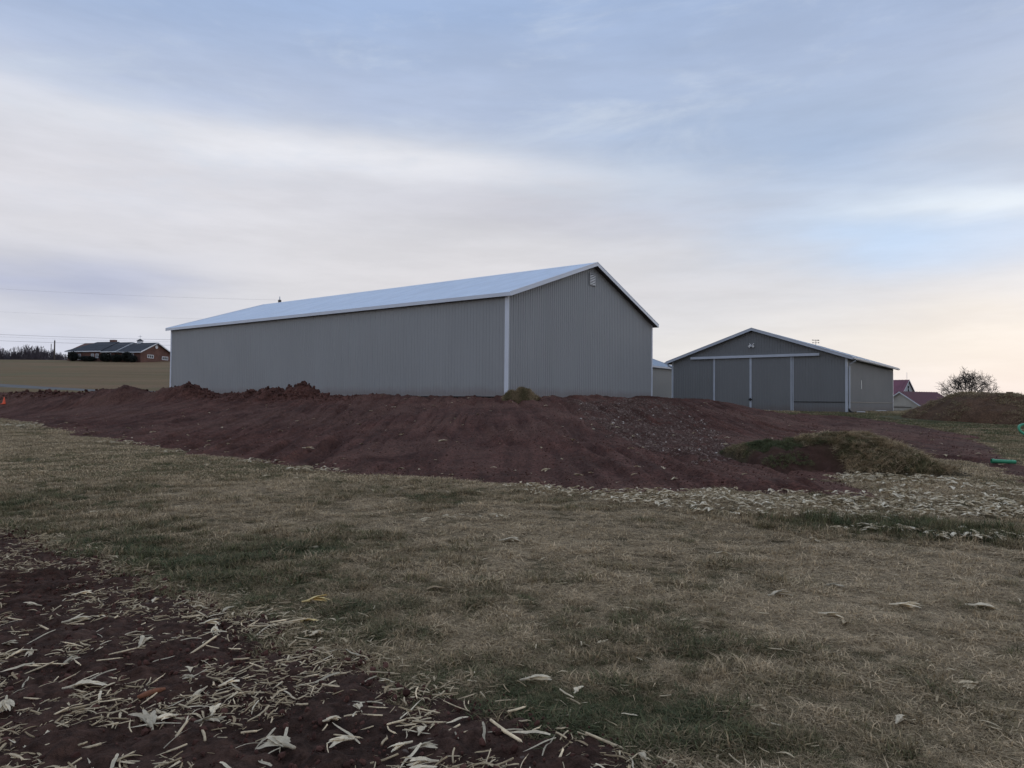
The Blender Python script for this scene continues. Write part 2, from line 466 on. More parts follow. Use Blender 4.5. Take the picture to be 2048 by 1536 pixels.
MAT['stone'] = None

def turf_mat():
    m = bpy.data.materials.new('dormant_turf'); m.use_nodes = True
    t = NT(m.node_tree); p = t.n['Principled BSDF']
    tc = t.new('ShaderNodeTexCoord').outputs['Object']
    g = t.new('ShaderNodeAttribute', attribute_name='green').outputs['Fac']
    fl = t.new('ShaderNodeAttribute', attribute_name='far').outputs['Fac']
    nB = t.noise(tc, 2.3, 6, .65); nC = t.noise(tc, 24, 5, .75)
    tan = t.ramp(nB, [(.3, (.072, .056, .032)), (.55, (.125, .099, .056)), (.8, (.175, .140, .083))])  # tan kept darker than the blades, painting the gaps between tufts dark
    grn = t.ramp(nB, [(.3, (.050, .050, .024)), (.7, (.085, .080, .038))])
    cc = t.mix(g, tan, grn)
    # hillside beyond: mown brown sward with faint bands along the contour
    band = t.noise(t.mapping(tc, (.012, .16, 1), (0, 0, .06)), 1.0, 5, .6)
    hill = t.ramp(band, [(.25, (.118, .088, .046)), (.42, (.190, .136, .074)), (.55, (.220, .146, .088)), (.72, (.285, .215, .112))])
    hill = t.mix(t.maprange(t.noise(tc, .05, 4, .6), .48, .66), hill, (.165, .140, .078))
    cc = t.mix(fl, cc, hill)
    cc = t.mix(1.0, cc, t.maprange(nC, .3, .72, .62, 1.3), 'MULTIPLY')
    t.l.new(cc, p.inputs['Base Color'])
    p.inputs['Roughness'].default_value = .95; p.inputs['Specular IOR Level'].default_value = .1
    b = t.new('ShaderNodeBump'); b.inputs['Strength'].default_value = 1.0; b.inputs['Distance'].default_value = .03
    t.l.new(nC, b.inputs['Height']); t.l.new(b.outputs[0], p.inputs['Normal'])
    return m
MAT['turf'] = turf_mat()

def instancer_mat(name, stops, attrname='tint', rough=.8, objvar=.25, transl=0.0):
    """colour picked by a per-instance attribute"""
    m = bpy.data.materials.new(name); m.use_nodes = True
    t = NT(m.node_tree); p = t.n['Principled BSDF']
    a = t.new('ShaderNodeAttribute', attribute_name=attrname, attribute_type='INSTANCER').outputs['Fac']
    cc = t.ramp(a, stops)
    bl = t.new('ShaderNodeAttribute', attribute_name='bl').outputs['Fac']
    cc = t.mix(1.0, cc, t.maprange(bl, 0, 1, 1 - objvar, 1 + objvar, False), 'MULTIPLY')
    t.l.new(cc, p.inputs['Base Color'])
    p.inputs['Roughness'].default_value = rough; p.inputs['Specular IOR Level'].default_value = .2
    return m
GRASS_STOPS = [(0.0, (.53, .415, .270)), (.3, (.355, .268, .164)), (.55, (.230, .182, .104)), (.8, (.142, .140, .068)), (1.0, (.100, .114, .056))]
MAT['grass'] = instancer_mat('grass_blades', GRASS_STOPS, objvar=.62)
MAT['stones'] = instancer_mat('spilled_stone', [(0, (.060, .036, .029)), (.5, (.125, .080, .066)), (.85, (.21, .155, .132)), (1.0, (.48, .42, .37))], rough=.9)
MAT['clods'] = instancer_mat('loose_clods', [(0, (.046, .021, .016)), (.7, (.095, .043, .033)), (1.0, (.16, .085, .066))], rough=.95)
MAT['litter'] = instancer_mat('dry_corn_litter', [(0, (.21, .145, .09)), (.35, (.42, .325, .20)), (.75, (.64, .535, .37)), (1.0, (.80, .72, .56))], rough=.75)
MAT['stalk'] = pmat('dry_corn_stalk', (.70, .565, .375), .7, 0, .28, 25, .002, 90, .3, objrand=.42, fine=.12)
MAT['husk'] = pmat('dry_corn_husk', (.74, .64, .47), .75, 0, .22, 22, .003, 80, .3, objrand=.4, fine=.1)
MAT['yhusk'] = pmat('yellowed_corn_husk', (.72, .55, .25), .75, 0, .22, 22, .003, 80, .3)
def translucent(m, k):
    t = NT(m.node_tree); p = t.n['Principled BSDF']; out = t.n['Material Output']
    tr = t.new('ShaderNodeBsdfTranslucent'); col = p.inputs['Base Color'].links[0].from_socket
    t.l.new(col, tr.inputs[0]); mx = t.new('ShaderNodeMixShader'); mx.inputs[0].default_value = k
    t.l.new(p.outputs[0], mx.inputs[1]); t.l.new(tr.outputs[0], mx.inputs[2]); t.l.new(mx.outputs[0], out.inputs['Surface'])
translucent(MAT['husk'], .2); translucent(MAT['litter'], .12); translucent(MAT['grass'], .25)
MAT['cob'] = pmat('rusty_corn_cob', (.20, .075, .035), .85, 0, .25, 30, .004, 120)

# ------------------------------------------------------------------ ground
def spots_world(lst):
    out = []
    for px, py, rx, ry, w in lst:
        c = ghit(px, py); D = c[1]
        ryw = .5 * abs(ghit(px, py - ry * .9)[1] - ghit(px, py + ry * .9)[1])
        out.append((c[0], c[1], rx * D / F_PX, max(ryw, .15), w))
    return out
GREEN = spots_world([(60, 1010, 300, 70, .95), (330, 1110, 330, 60, .85), (520, 1180, 300, 60, .75), (700, 1240, 160, 50, .5), (930, 1380, 240, 70, .85), (1130, 1440, 260, 70, .8), (1340, 1420, 170, 60, .75), (1400, 1480, 160, 50, .7),
                     (480, 935, 160, 22, .5), (760, 985, 200, 25, .55), (980, 992, 120, 16, .6), (1180, 1290, 160, 30, .45), (1690, 1050, 165, 22, 1.1), (1930, 1070, 170, 22, 1.1), (1500, 1250, 200, 40, .35), (1480, 1300, 120, 30, .6), (1760, 1320, 130, 50, .5),
                     (1720, 1010, 120, 14, .3), (1460, 1130, 120, 30, .35), (180, 920, 200, 25, .4), (1900, 1400, 120, 60, .35), (2000, 1000, 90, 20, .35), (640, 1100, 110, 26, .45), (860, 1080, 120, 20, .35), (1950, 850, 120, 20, .35), (1600, 834, 220, 12, .9), (1780, 832, 140, 12, .9), (1900, 870, 160, 26, .7), (2000, 905, 90, 20, .6)])
TANSPOT = spots_world([(420, 985, 330, 26, .6), (1100, 1060, 330, 45, .5), (1620, 1130, 300, 40, .45), (1540, 1240, 110, 25, .8), (720, 1140, 90, 20, .7), (1870, 1240, 200, 60, .4), (1250, 1200, 200, 50, .3)])
def green_mask(X, Y):
    n = fbm(X / 1.1, Y / 1.1, 4, 51); n2 = fbm(X / .3, Y / .3, 3, 53)
    n3 = fbm(X / .12, Y / .12, 2, 57)
    g = .16 + .8 * (n - .5) + .75 * (n2 - .5) + .45 * (n3 - .5)
    for cx, cy, rx, ry, w in GREEN: g = g + w * .66 * np.exp(-((X - cx) / rx) ** 2 - ((Y - cy) / ry) ** 2)
    for cx, cy, rx, ry, w in TANSPOT: g = g - w * .6 * np.exp(-((X - cx) / rx) ** 2 - ((Y - cy) / ry) ** 2)
    return np.clip(g, 0, 1)

TILL = [tuple(ghit(*q)[:2]) for q in [(-700, 1000), (-250, 1018), (0, 1052), (110, 1085), (240, 1135), (400, 1195), (590, 1262), (680, 1300), (760, 1345), (880, 1400), (1010, 1438), (1180, 1478), (1330, 1530)]] + [(1.6, 2.2), (2.4, 0.6), (-14, 0.6), (-14, 8)]
def till_mask(X, Y):
    return sdf(TILL, X, Y) + (fbm(X / .5, Y / .5, 3, 61) - .5) * .55 + (fbm(X / .12, Y / .12, 2, 63) - .5) * .18

gx = np.concatenate([-np.geomspace(4000, 42, 50), np.arange(-40, -14, .5), np.arange(-14, 14, .14), np.arange(14, 42, .5), np.geomspace(42, 4000, 50)])
gy = np.concatenate([-np.geomspace(1500, 8, 14), np.arange(-6, 1.6, .5), np.arange(1.6, 12, .09), np.arange(12, 30, .2), np.arange(30, 90, .7), np.geomspace(90, 6000, 70)])
GX, GY = np.meshgrid(gx, gy)
GZ = ground_z(GX, GY)
GZ = GZ + (fbm(GX / .22, GY / .22, 3, 71) - .5) * .03 * sm(22, 8, np.hypot(GX, GY))
bz_, bm_ = bank_z(GX, GY, False)
GZ = np.where(bm_ < -.6, GZ - .12, GZ)
tm_ = till_mask(GX, GY)
GZ = np.where(tm_ < -.1, GZ - .10, GZ)
far = sm(54, 66, GY) * sm(-5, -20, GX)
ground = link('ground', grid_mesh('ground', GX, GY, GZ, attrs={'green': green_mask(GX, GY), 'far': far}), MAT['turf'])
tag(ground, kind='structure')

# tilled soil strip in the near left corner
tx = np.arange(-9.0, 2.4, .016); ty = np.concatenate([np.arange(1.6, 5.4, .016), np.arange(5.4, 9.2, .03)])
TX, TY = np.meshgrid(tx, ty)
tm = till_mask(TX, TY)
cl1 = fbm(TX / .16, TY / .16, 4, 81, .6); cl2 = np.abs(fbm(TX / .3, TY / .3, 3, 83) - .5) * 2
tz = ground_z(TX, TY) + .035 * sm(0, -.4, tm) - .07 * sm(-.1, .12, tm) + sm(.05, -.2, tm) * ((cl1 - .5) * .085 + np.clip(fbm(TX / .075, TY / .075, 2, 85) - .5, 0, 1) * .07 - .03 * cl2)
vis = (tm < .12) & (np.abs(TX) < TY * .95 + .8)
soil = link('tilled_soil', grid_mesh('tilled_soil', TX, TY, tz, vis), MAT['tilled'])
tag(soil, kind='structure')
def till_z(X, Y):
    m = till_mask(X, Y)
    return np.where(m < 0, ground_z(X, Y) + .03, ground_z(X, Y) + .008)

# graded red dirt bank with its flats
bx = np.concatenate([np.arange(-80, -30, .5), np.arange(-30, -13, .12), np.arange(-13, 13, .062), np.arange(13, 46, .35)])
by = np.concatenate([np.arange(10.5, 24, .075), np.arange(24, 40, .12), np.arange(40, 60, .22), np.arange(60, 110, .8)])
BX, BY = np.meshgrid(bx, by)
BZ, BM = bank_z(BX, BY)
bank = link('dirt_bank', grid_mesh('dirt_bank', BX, BY, BZ, BM < .25), MAT['reddirt'])
tag(bank, kind='structure')

# drive behind the bank on the left
def ribbon(name, pts, width, mat, lift=.03, n=60):
    P = np.array(pts, float); t = np.linspace(0, len(P) - 1, n)
    X = np.interp(t, range(len(P)), P[:, 0]); Y = np.interp(t, range(len(P)), P[:, 1])
    dx = np.gradient(X); dy = np.gradient(Y); L = np.hypot(dx, dy)
    nx_, ny_ = -dy / L, dx / L
    w = np.linspace(-width / 2, width / 2, 7)
    RX = X[:, None] + nx_[:, None] * w; RY = Y[:, None] + ny_[:, None] * w
    RZ = ground_z(RX, RY) + lift * np.where(np.abs(w) > width * .49, -.5, 1)
    return link(name, grid_mesh(name, RX, RY, RZ), mat)
MAT['gravelroad'] = pmat('pale_gravel_drive', (.135, .135, .135), .95, 0, .18, .6, .02, 12, .2)
rd = ribbon('gravel_drive', [at(q[0], 780, q[1])[:2] for q in [(700, 58), (520, 60), (420, 61.5), (340, 63), (200, 66), (90, 70), (-60, 78), (-200, 92)]], 3.0, MAT['gravelroad'])
tag(rd, kind='structure')

# ------------------------------------------------------------------ barns
RIB = .2286
def rib_profile(L, h=.019):
    """(position, proud depth) along a sheet of ribbed steel"""
    out = [(0, 0)]
    n = int(L / RIB)
    for i in range(n):
        c = (i + .5) * RIB
        out += [(c - .030, 0), (c - .013, h), (c + .013, h), (c + .030, 0)]
        if i < n - 1: out += [(c + .085, 0), (c + .095, .004), (c + .125, .004), (c + .135, 0)]
    out.append((L, 0))
    return out
def ribbed_wall(p0, d, nrm, L, z0, ztop, breaks=(), h=.019):
    """vertical sheet from p0 along d (unit xy), proud along nrm; ztop(s) gives the top height"""
    prof = rib_profile(L, h)
    for b in breaks: prof.append((b, 0.0))
    prof = sorted(set(prof))
    mb = MB(); n = len(prof)
    for s, q in prof:
        x = p0[0] + d[0] * s + nrm[0] * q; y = p0[1] + d[1] * s + nrm[1] * q
        mb.v += [(x, y, z0), (x, y, ztop(s))]
    for i in range(n - 1): mb.f.append((2 * i, 2 * i + 2, 2 * i + 3, 2 * i + 1))
    return mb
def ribbed_slope(e0, e1, r0, r1):
    """roof sheet between eave line e0-e1 and ridge line r0-r1; ribs run up the slope"""
    e0, e1, r0, r1 = map(Vector, (e0, e1, r0, r1))
    L = (e1 - e0).length; d = (e1 - e0) / L
    nrm = d.cross((r0 - e0)).normalized()
    if nrm.z < 0: nrm = -nrm
    mb = MB()
    prof = rib_profile(L)
    for s, q in prof:
        mb.v += [tuple(e0 + d * s + nrm * q), tuple(r0 + d * s + nrm * q)]
    for i in range(len(prof) - 1): mb.f.append((2 * i, 2 * i + 2, 2 * i + 3, 2 * i + 1))
    return mb

def barn(name, loc, yaw, Wd, L, H, rise, oe, og, label, m, base_drop=.35):
    """local x runs along the gable wall (0..Wd), local y along the long wall (0..L)"""
    r = empty(name, loc, yaw)
    tag(r, label, 'barn')
    s = rise / (Wd / 2)
    gz = lambda x: H + rise - abs(x - Wd / 2) * s - .02
    ribbed_wall((0, L), (0, -1), (-1, 0), L, 0, lambda q: H - .02).build('wall', m['side'], r)
    ribbed_wall((0, 0), (1, 0), (0, -1), Wd, 0, gz, (Wd / 2,), .030).build('wall', m['side'], r)
    ribbed_wall((Wd, 0), (0, 1), (1, 0), L, 0, lambda q: H - .02).build('wall', m['side'], r)
    ribbed_wall((Wd, L), (-1, 0), (0, 1), Wd, 0, lambda q: gz(Wd - q), (Wd / 2,)).build('wall', m['side'], r)
    # roof
    ez = H - s * oe
    th = .12
    for sx in (0, 1):
        xe = -oe if sx == 0 else Wd + oe
        ribbed_slope((xe, -og, ez + .03), (xe, L + og, ez + .03), (Wd / 2, -og, H + rise + .03), (Wd / 2, L + og, H + rise + .03)).build('roof_panel', m['roof'], r)
        sf = MB()
        sf.prism([(xe, -og + .03, ez - th), (Wd / 2, -og + .03, H + rise - th), (Wd / 2, -og + .03, H + rise + .005), (xe, -og + .03, ez + .005)], (0, L + 2 * og - .06, 0))
        sf.build('soffit', MAT['soffit'], r)
        # eave fascia
        x0, x1 = (xe - .035, xe - .003) if sx == 0 else (xe + .003, xe + .035)
        f = MB(); f.box(x0, x1, -og - .03, L + og + .03, ez - th - .04, ez + .045)
        f.build('eave_trim', m['trim'], r)
    rc = MB()
    for a in (-1, 1):
        rc.prism([(Wd / 2, -og - .02, H + rise + .075), (Wd / 2 + a * .28, -og - .02, H + rise + .06 - .28 * s), (Wd / 2 + a * .28, -og - .02, H + rise + .03 - .28 * s), (Wd / 2, -og - .02, H + rise + .045)], (0, L + 2 * og + .04, 0))
    rc.build('ridge_cap', m['roof'], r)
    # rake trim: two stepped boards on each gable end
    for yy, sg in ((-og, -1), (L + og, 1)):
        for a in (-1, 1):
            xe = Wd / 2 + a * (Wd / 2 + oe)
            f = MB()
            y0 = yy + (.002 if sg > 0 else -.030); 
            def band(lo, hi, ya, t):
                f.prism([(xe, ya, ez + lo), (Wd / 2, ya, H + rise + lo), (Wd / 2, ya, H + rise + hi), (xe, ya, ez + hi)], (0, t, 0))
            band(-th - .05, .03, y0, .028)
            band(.03, .085, y0 - (.012 if sg < 0 else 0), .07 if sg > 0 else .09)
            f.build('rake_trim', m['trim'], r)
    # corners
    for cx, cy in ((0, 0), (Wd, 0), (0, L), (Wd, L)):
        sx = -1 if cx == 0 else 1; sy = -1 if cy == 0 else 1
        c_ = MB()
        xs = sorted((cx + sx * .028, cx + sx * .002)); c_.box(xs[0], xs[1], *sorted((cy + sy * .028, cy - sy * .15)), 0.0, H - s * .02 - .13)
        ys = sorted((cy + sy * .028, cy + sy * .002)); c_.box(*sorted((cx + sx * .001, cx - sx * .15)), ys[0], ys[1], 0.0, H - .11)
        c_.build('corner_trim', m['trim'], r)
    bb = MB()
    bb.box(.02, Wd - .02, .02, .06, -base_drop, .01); bb.box(.02, .06, .06, L - .06, -base_drop, .01)
    bb.box(Wd - .06, Wd - .02, .06, L - .06, -base_drop, .01); bb.box(.02, Wd - .02, L - .06, L - .02, -base_drop, .01)
    bb.build('base_board', MAT['dark'], r)  # near-black strip filling the gap below the wall sheets
    # drip flashing at the foot of the sheets
    fl = MB()
    fl.box(-.030, Wd + .030, -.034, .0, -.012, .028); fl.box(-.034, 0, .0, L, -.012, .028)
    fl.build('base_flashing', m['side'], r)
    return r

b1 = barn('barn', (NB[0], NB[1], PADZ), YAW, 18.288, 35.41, 5.638, 3.055, .252, .384,
          'largest grey steel barn with bright blue-white roof, standing on the red dirt bank', dict(side=MAT['siding1'], roof=MAT['roof1'], trim=MAT['trim']))
# louvred gable vent
vx, vz, vw, vh = 9.144 - .32, 7.33, .62, .66
fr = MB()
fr.box(vx - .10, vx, -.075, -.021, vz - .06, vz + vh + .06); fr.box(vx + vw, vx + vw + .10, -.075, -.021, vz - .06, vz + vh + .06)
fr.box(vx, vx + vw, -.075, -.021, vz - .06, vz); fr.box(vx, vx + vw, -.075, -.021, vz + vh, vz + vh + .06)
vf = fr.build('gable_vent', MAT['siding1'], b1)
MB_ = MB(); MB_.box(vx, vx + vw, -.026, -.0215, vz, vz + vh); MB_.build('vent_backing', MAT['dark'], vf)  # near-black sheet paints the shade between the louvres
for i in range(6):
    z = vz + .02 + i * (vh - .02) / 6
    q = MB(); q.prism([(vx + .004, -.083, z), (vx + .004, -.074, z), (vx + .004, -.036, z + .066), (vx + .004, -.036, z + .074), (vx + .004, -.079, z + .046)], (vw - .008, 0, 0))
    q.build('louver', MAT['louver'], vf)

# second barn, sliding doors in the gable
B2 = dict(W=15.24, L=21.21, H=4.59, rise=2.607, oe=.455, og=.422)
b2 = barn('barn', (15.144, 65.387, CAMZ - .676), -.6578, B2['W'], B2['L'], B2['H'], B2['rise'], B2['oe'], B2['og'],
          'low dark grey barn with two sliding doors in its wide gable', dict(side=MAT['siding2'], roof=MAT['roof3'], trim=MAT['trim2']))
def b2_local(px, py):
    """point on the front gable plane of the second barn, in its own axes"""
    d = ray(px, py); y = -.6578
    o = np.array([15.144, 65.387]); n = np.array([-math.sin(y), math.cos(y)])
    t = (o @ n) / (d[:2] @ n)
    p = d * t
    return (p[:2] - o) @ np.array([math.cos(y), math.sin(y)]), p[2] + .676
x0 = b2_local(1429, 760)[0]; xm = b2_local(1502, 760)[0]; x1 = b2_local(1584, 760)[0]
ta = b2_local(1383, 716)[0]; tb = b2_local(1640, 709.5)[0]; tz = b2_local(1502, 713)[1]
for xa, xb in ((x0, xm), (xm, x1)):
    mb = ribbed_wall((xa + .06, -.085), (1, 0), (0, -1), xb - xa - .12, .03, lambda q: tz - .08)
    dr = mb.build('sliding_door', MAT['siding2'], b2)
    k = MB(); k.box(xa + .004, xa + .085, -.125, -.05, .02, tz - .06); k.box(xb - .085, xb - .004, -.125, -.05, .02, tz - .06)
    k.box(xa + .085, xb - .085, -.118, -.05, .02, .085)
    k.build('door_frame', MAT['trim2'], dr)
    k = MB(); k.box(xa + .05, xb - .05, -.083, -.05, .03, tz - .09); k.build('door_core', MAT['dark'], dr)
k = MB(); k.box(ta, tb, -.24, -.021, tz - .07, tz + .10); k.box(ta, tb, -.255, -.235, tz - .12, tz + .06); k.build('door_track_or_shadow_line', MAT['trim2'], b2)  # real track of the sliding doors
k = MB(); lz = b2_local(1502, 799)[1]; k.box(xm - .16, xm + .16, -.16, -.127, lz - .06, lz + .06); k.box(xm - .05, xm + .05, -.19, -.161, lz - .13, lz + .13); k.build('door_latch', MAT['black'], b2)
for xa, xb in ((x1 + .05, x1 + .14), (x0 - .1, x0 - .03)):
    k = MB(); k.box(xa, xb, -.06, -.021, .03, tz - .09); k.build('door_jamb', MAT['trim2'], b2)
# wainscot ledge
wz = .82
for bx6 in ((.17, x0 - .11, -.045, -.0215), (x1 + .15, B2['W'] - .17, -.045, -.0215), (B2['W'] + .0215, B2['W'] + .045, .17, B2['L'] - .17)):
    k = MB(); k.box(*bx6, wz - .03, wz + .03); k.build('wainscot_ledge', MAT['black'], b2)
# twin flood light
lx, lzz = b2_local(1504, 692)
fl = MB(); fl.box(lx - .09, lx + .09, -.09, -.021, lzz - .06, lzz + .06)
fo = fl.build('flood_light', MAT['trim2'], b2)
for sx in (-1, 1):
    q = MB(); q.tube([(lx + sx * .06, -.10, lzz + .02), (lx + sx * .17, -.26, lzz - .05)], [.05, .12], 10)
    q.tube([(lx + sx * .05, -.08, lzz + .08), (lx + sx * .20, -.14, lzz + .20)], [.03, .03], 6)
    q.build('lamp_head', MAT['louver'], fo)
# gutters and downspouts
ez2 = B2['H'] - B2['rise'] / (B2['W'] / 2) * B2['oe']
for sx, sgn in ((0, -1), (B2['W'], 1)):
    xe = sx + sgn * (B2['oe'] + .10)
    g = MB(); g.prism([(xe - .07, -B2['og'], ez2 + .0), (xe - .05, -B2['og'], ez2 - .12), (xe + .05, -B2['og'], ez2 - .12), (xe + .07, -B2['og'], ez2 + .0)], (0, B2['L'] + 2 * B2['og'], 0))
    go = g.build('gutter', MAT['trim2'], b2)
    q = MB(); xw = sx + sgn * .10
    q.tube([(xe, .30, ez2 - .10), (xe, .30, ez2 - .26), (xw, .30, ez2 - .52), (xw, .30, ez2 - .75), (xw, .30, .22)], .065, 8)
    q.build('downspout', MAT['trim2'], go)
    q = MB(); q.tube([(xw, .30, .30), (xw, .30, .12), (xw + sgn * .15, .10, .02), (xw + sgn * .45, -.35, -.06)], .085, 8); q.build('drain_elbow', MAT['black'], go)
q = MB(); q.box(B2['W'] + .022, B2['W'] + .05, 5.2, 5.28, 2.0, 2.75); q.build('wall_fitting', MAT['louver'], b2)

def weather_vane(name, loc, h, label, parent=None):
    v = empty(name, loc); 
    if parent is None: tag(v, label, 'weather vane')
    q = MB(); q.tube([(0, 0, 0), (0, 0, h)], .022, 6); q.build('rod', MAT['black'], v)
    q = MB()
    q.tube([(-.32, 0, h * .45), (.32, 0, h * .45)], .014, 5); q.tube([(0, -.32, h * .45), (0, .32, h * .45)], .014, 5)
    for a in (-.32, .32): q.box(a - .05, a + .05, -.012, .012, h * .45 - .06, h * .45 + .06)
    q.build('compass_arms', MAT['black'], v)
    q = MB(); q.prism([(-.42, -.012, h * .86), (.15, -.012, h * .86), (.30, -.012, h * .80), (.42, -.012, h * .90), (.30, -.012, h), (.05, -.012, h * .93), (-.2, -.012, h * .95), (-.42, -.012, h)], (0, .024, 0)); q.build('arrow', MAT['black'], v)
    return v
ridge2 = B2['H'] + B2['rise']
cy2, sy2 = math.cos(-.6578), math.sin(-.6578)
def b2_world(x, y, z): return (15.144 + cy2 * x - sy2 * y, 65.387 + sy2 * x + cy2 * y, CAMZ - .676 + z)
# ridge point seen in column 1636
_best = min((abs((p[0] / p[1]) - (1636 - 1024) / F_PX), q) for q in np.linspace(0, 21, 400) for p in [b2_world(B2['W'] / 2, q, ridge2)])[1]
weather_vane('weather_vane', b2_world(B2['W'] / 2, float(_best), ridge2 + .03), .62, 'small weather vane on the ridge of the dark grey barn with sliding doors')

# third barn in the gap
fc = at(1350, 737, 88); 
P3 = fc[:2] - U * 17.0 + V * 13.0
z3 = .75
b3 = barn('barn', (P3[0], P3[1], z3), YAW - math.pi / 2, 13.0, 17.0, fc[2] - z3 + .1, 2.4, .3, .3, 'pale ribbed barn glimpsed in the gap between the two larger barns', dict(side=MAT['siding3'], roof=MAT['roof3'], trim=MAT['trim2']))

# ------------------------------------------------------------------ mounds
def heap(name, cx, cy, fn, rx, ry, step, mat, rot=0.0):
    """heap of earth whose height over the surface is fn(x, y) in its own axes; sinks below the surface at the rim"""
    xs = np.arange(-rx, rx + step, step); ys = np.arange(-ry, ry + step, step)
    lx, ly = np.meshgrid(xs, ys)
    c, s = math.cos(rot), math.sin(rot)
    wx, wy = cx + c * lx - s * ly, cy + s * lx + c * ly
    h = fn(lx, ly, wx, wy)
    z0 = float(surf_z(np.array([cx]), np.array([cy]))[0])
    base = np.minimum(surf_z(wx, wy), bank_z(wx, wy, False)[0])
    base = surf_z(wx, wy)
    return lx, ly, wx, wy, base + h, h, z0

# sod mound, near right
sc = ghit(1668, 912); sc = at(1668, 912, 17.2)
def sod_h(lx, ly, wx, wy):
    cr = np.interp(lx * 1.09 - .02, [-3.2, -2.5, -2.36, -2.2, -1.7, -.85, -.1, .7, 1.05, 1.4, 1.7, 2.3, 2.9, 3.6], [-.4, -.15, .22, .38, .47, .60, .74, .78, .75, .58, .42, .13, -.08, -.4])
    wid = 1.75 + .25 * np.sin(lx * 2.1)
    q = ly + .15 * lx + (fbm(wx / .9, wy / .9, 3, 91) - .5) * .8
    dome = np.clip(1 - np.abs(q / wid) ** 2.2, -.6, 1)
    h = np.where(cr > 0, cr * dome, cr) - .15 * sm(0, -.5, dome)
    cut = sm(-.35, -.75, ly + .30 * lx + .55) * sm(.5, -.4, lx)          # eroded front left
    scoop = .30 * np.exp(-((lx + 1.15) / .75) ** 2 - ((ly + 1.25) / .5) ** 2)
    rough = (fbm(wx / .4, wy / .4, 5, 93, .65) - .5) * .34 + (fbm(wx / .10, wy / .10, 2, 95) - .5) * .07
    return h - .35 * scoop * cut + rough * sm(-.2, .25, dome) - .12 * sm(.08, -.25, dome)
lx, ly, wx, wy, wz, hh, z0 = heap('sod', sc[0], sc[1], sod_h, 3.6, 2.8, .05, None)
expo = sm(-.25, -.75, ly + .30 * lx + .25) * sm(.7, -.3, lx)
expo = np.clip(expo + (fbm(wx / .5, wy / .5, 3, 97) - .5) * .9, 0, 1) * sm(.15, -.75, lx)
mat_sod = bpy.data.materials.new('sod_and_soil'); mat_sod.use_nodes = True
t = NT(mat_sod.node_tree); p = t.n['Principled BSDF']; tc = t.new('ShaderNodeTexCoord').outputs['Object']
ex = t.new('ShaderNodeAttribute', attribute_name='bare').outputs['Fac']
cA = t.ramp(t.noise(tc, 3, 6, .65), [(.3, (.050, .040, .024)), (.55, (.085, .066, .040)), (.8, (.125, .098, .060))])
cB = t.ramp(t.noise(tc, 5, 6, .65), [(.3, (.042, .023, .017)), (.6, (.074, .040, .031)), (.8, (.112, .064, .050))])
t.l.new(t.mix(ex, cA, cB), p.inputs['Base Color']); p.inputs['Roughness'].default_value = .95; p.inputs['Specular IOR Level'].default_value = .1
bmp = t.new('ShaderNodeBump'); bmp.inputs['Distance'].default_value = .04; t.l.new(t.noise(tc, 25, 5, .7), bmp.inputs['Height']); t.l.new(bmp.outputs[0], p.inputs['Normal'])
sodm = link('sod_mound', grid_mesh('sod_mound', wx - sc[0], wy - sc[1], wz - z0, hh > -.1, attrs={'bare': expo}), mat_sod)
sodm.location = (sc[0], sc[1], z0)
tag(sodm, 'grass-topped heap of sod with a bare red eroded face', 'earth mound')
SOD = dict(x=wx, y=wy, z=wz, h=hh, e=expo, lx=lx, ly=ly)

# big brown mound, far right
bc = at(1965, 825, 44.5)
def brown_h(lx, ly, wx, wy):
    r = np.sqrt((np.where(lx < 0, lx / 4.3, lx / 4.9)) ** 2 + (ly / 6.2) ** 2) + (fbm(wx / 3, wy / 3, 3, 101) - .5) * .16
    h = 1.66 * np.clip((1 - r ** 1.7) * 1.15, -.4, 1.0)
    top = sm(1.4, 2.2, h)
    h = h - .10 * sm(1, 4, lx) * top
    return h + (fbm(wx / .9, wy / .9, 5, 103, .6) - .5) * .42 * sm(-.3, .6, h) + (fbm(wx / .2, wy / .2, 2, 105) - .5) * .08 - .2 * sm(.2, -.3, h)
lx, ly, wx, wy, wz, hh, z0 = heap('m', bc[0], bc[1], brown_h, 8.4, 8.6, .12, None)
bm2 = link('dirt_mound', grid_mesh('dirt_mound', wx - bc[0], wy - bc[1], wz - z0, hh > -.15), MAT['browndirt'])
bm2.location = (bc[0], bc[1], z0)
tag(bm2, 'large brown weathered dirt mound below the bare round-crowned tree', 'earth mound')
BROWN = dict(x=wx, y=wy, z=wz, h=hh, e=np.zeros_like(hh), lx=lx, ly=ly)

# small heap of cut grass at the near barn corner
gc = hit(1040, 797, surf_z, 24, 36)
def cut_h(lx, ly, wx, wy):
    r = np.hypot(lx / .80, ly / .65)
    return .40 * np.clip(1 - r ** 1.6, -.3, 1) + (fbm(wx / .2, wy / .2, 3, 107) - .5) * .16
lx, ly, wx, wy, wz, hh, z0 = heap('g', gc[0], gc[1], cut_h, 1.1, .95, .05, None)
MAT['cutgrass'] = pmat('cut_grass', (.15, .14, .075), .95, 0, .4, 12, .03, 60, .1)
hg = link('grass_heap', grid_mesh('grass_heap', wx - gc[0], wy - gc[1], wz - z0, hh > -.12), MAT['cutgrass'])
hg.location = (gc[0], gc[1], z0)
tag(hg, 'small heap of pale green cut grass at the white corner trim of the largest barn', 'grass heap')
CUT = dict(x=wx, y=wy, z=wz, h=hh, e=np.zeros_like(hh), lx=lx, ly=ly)

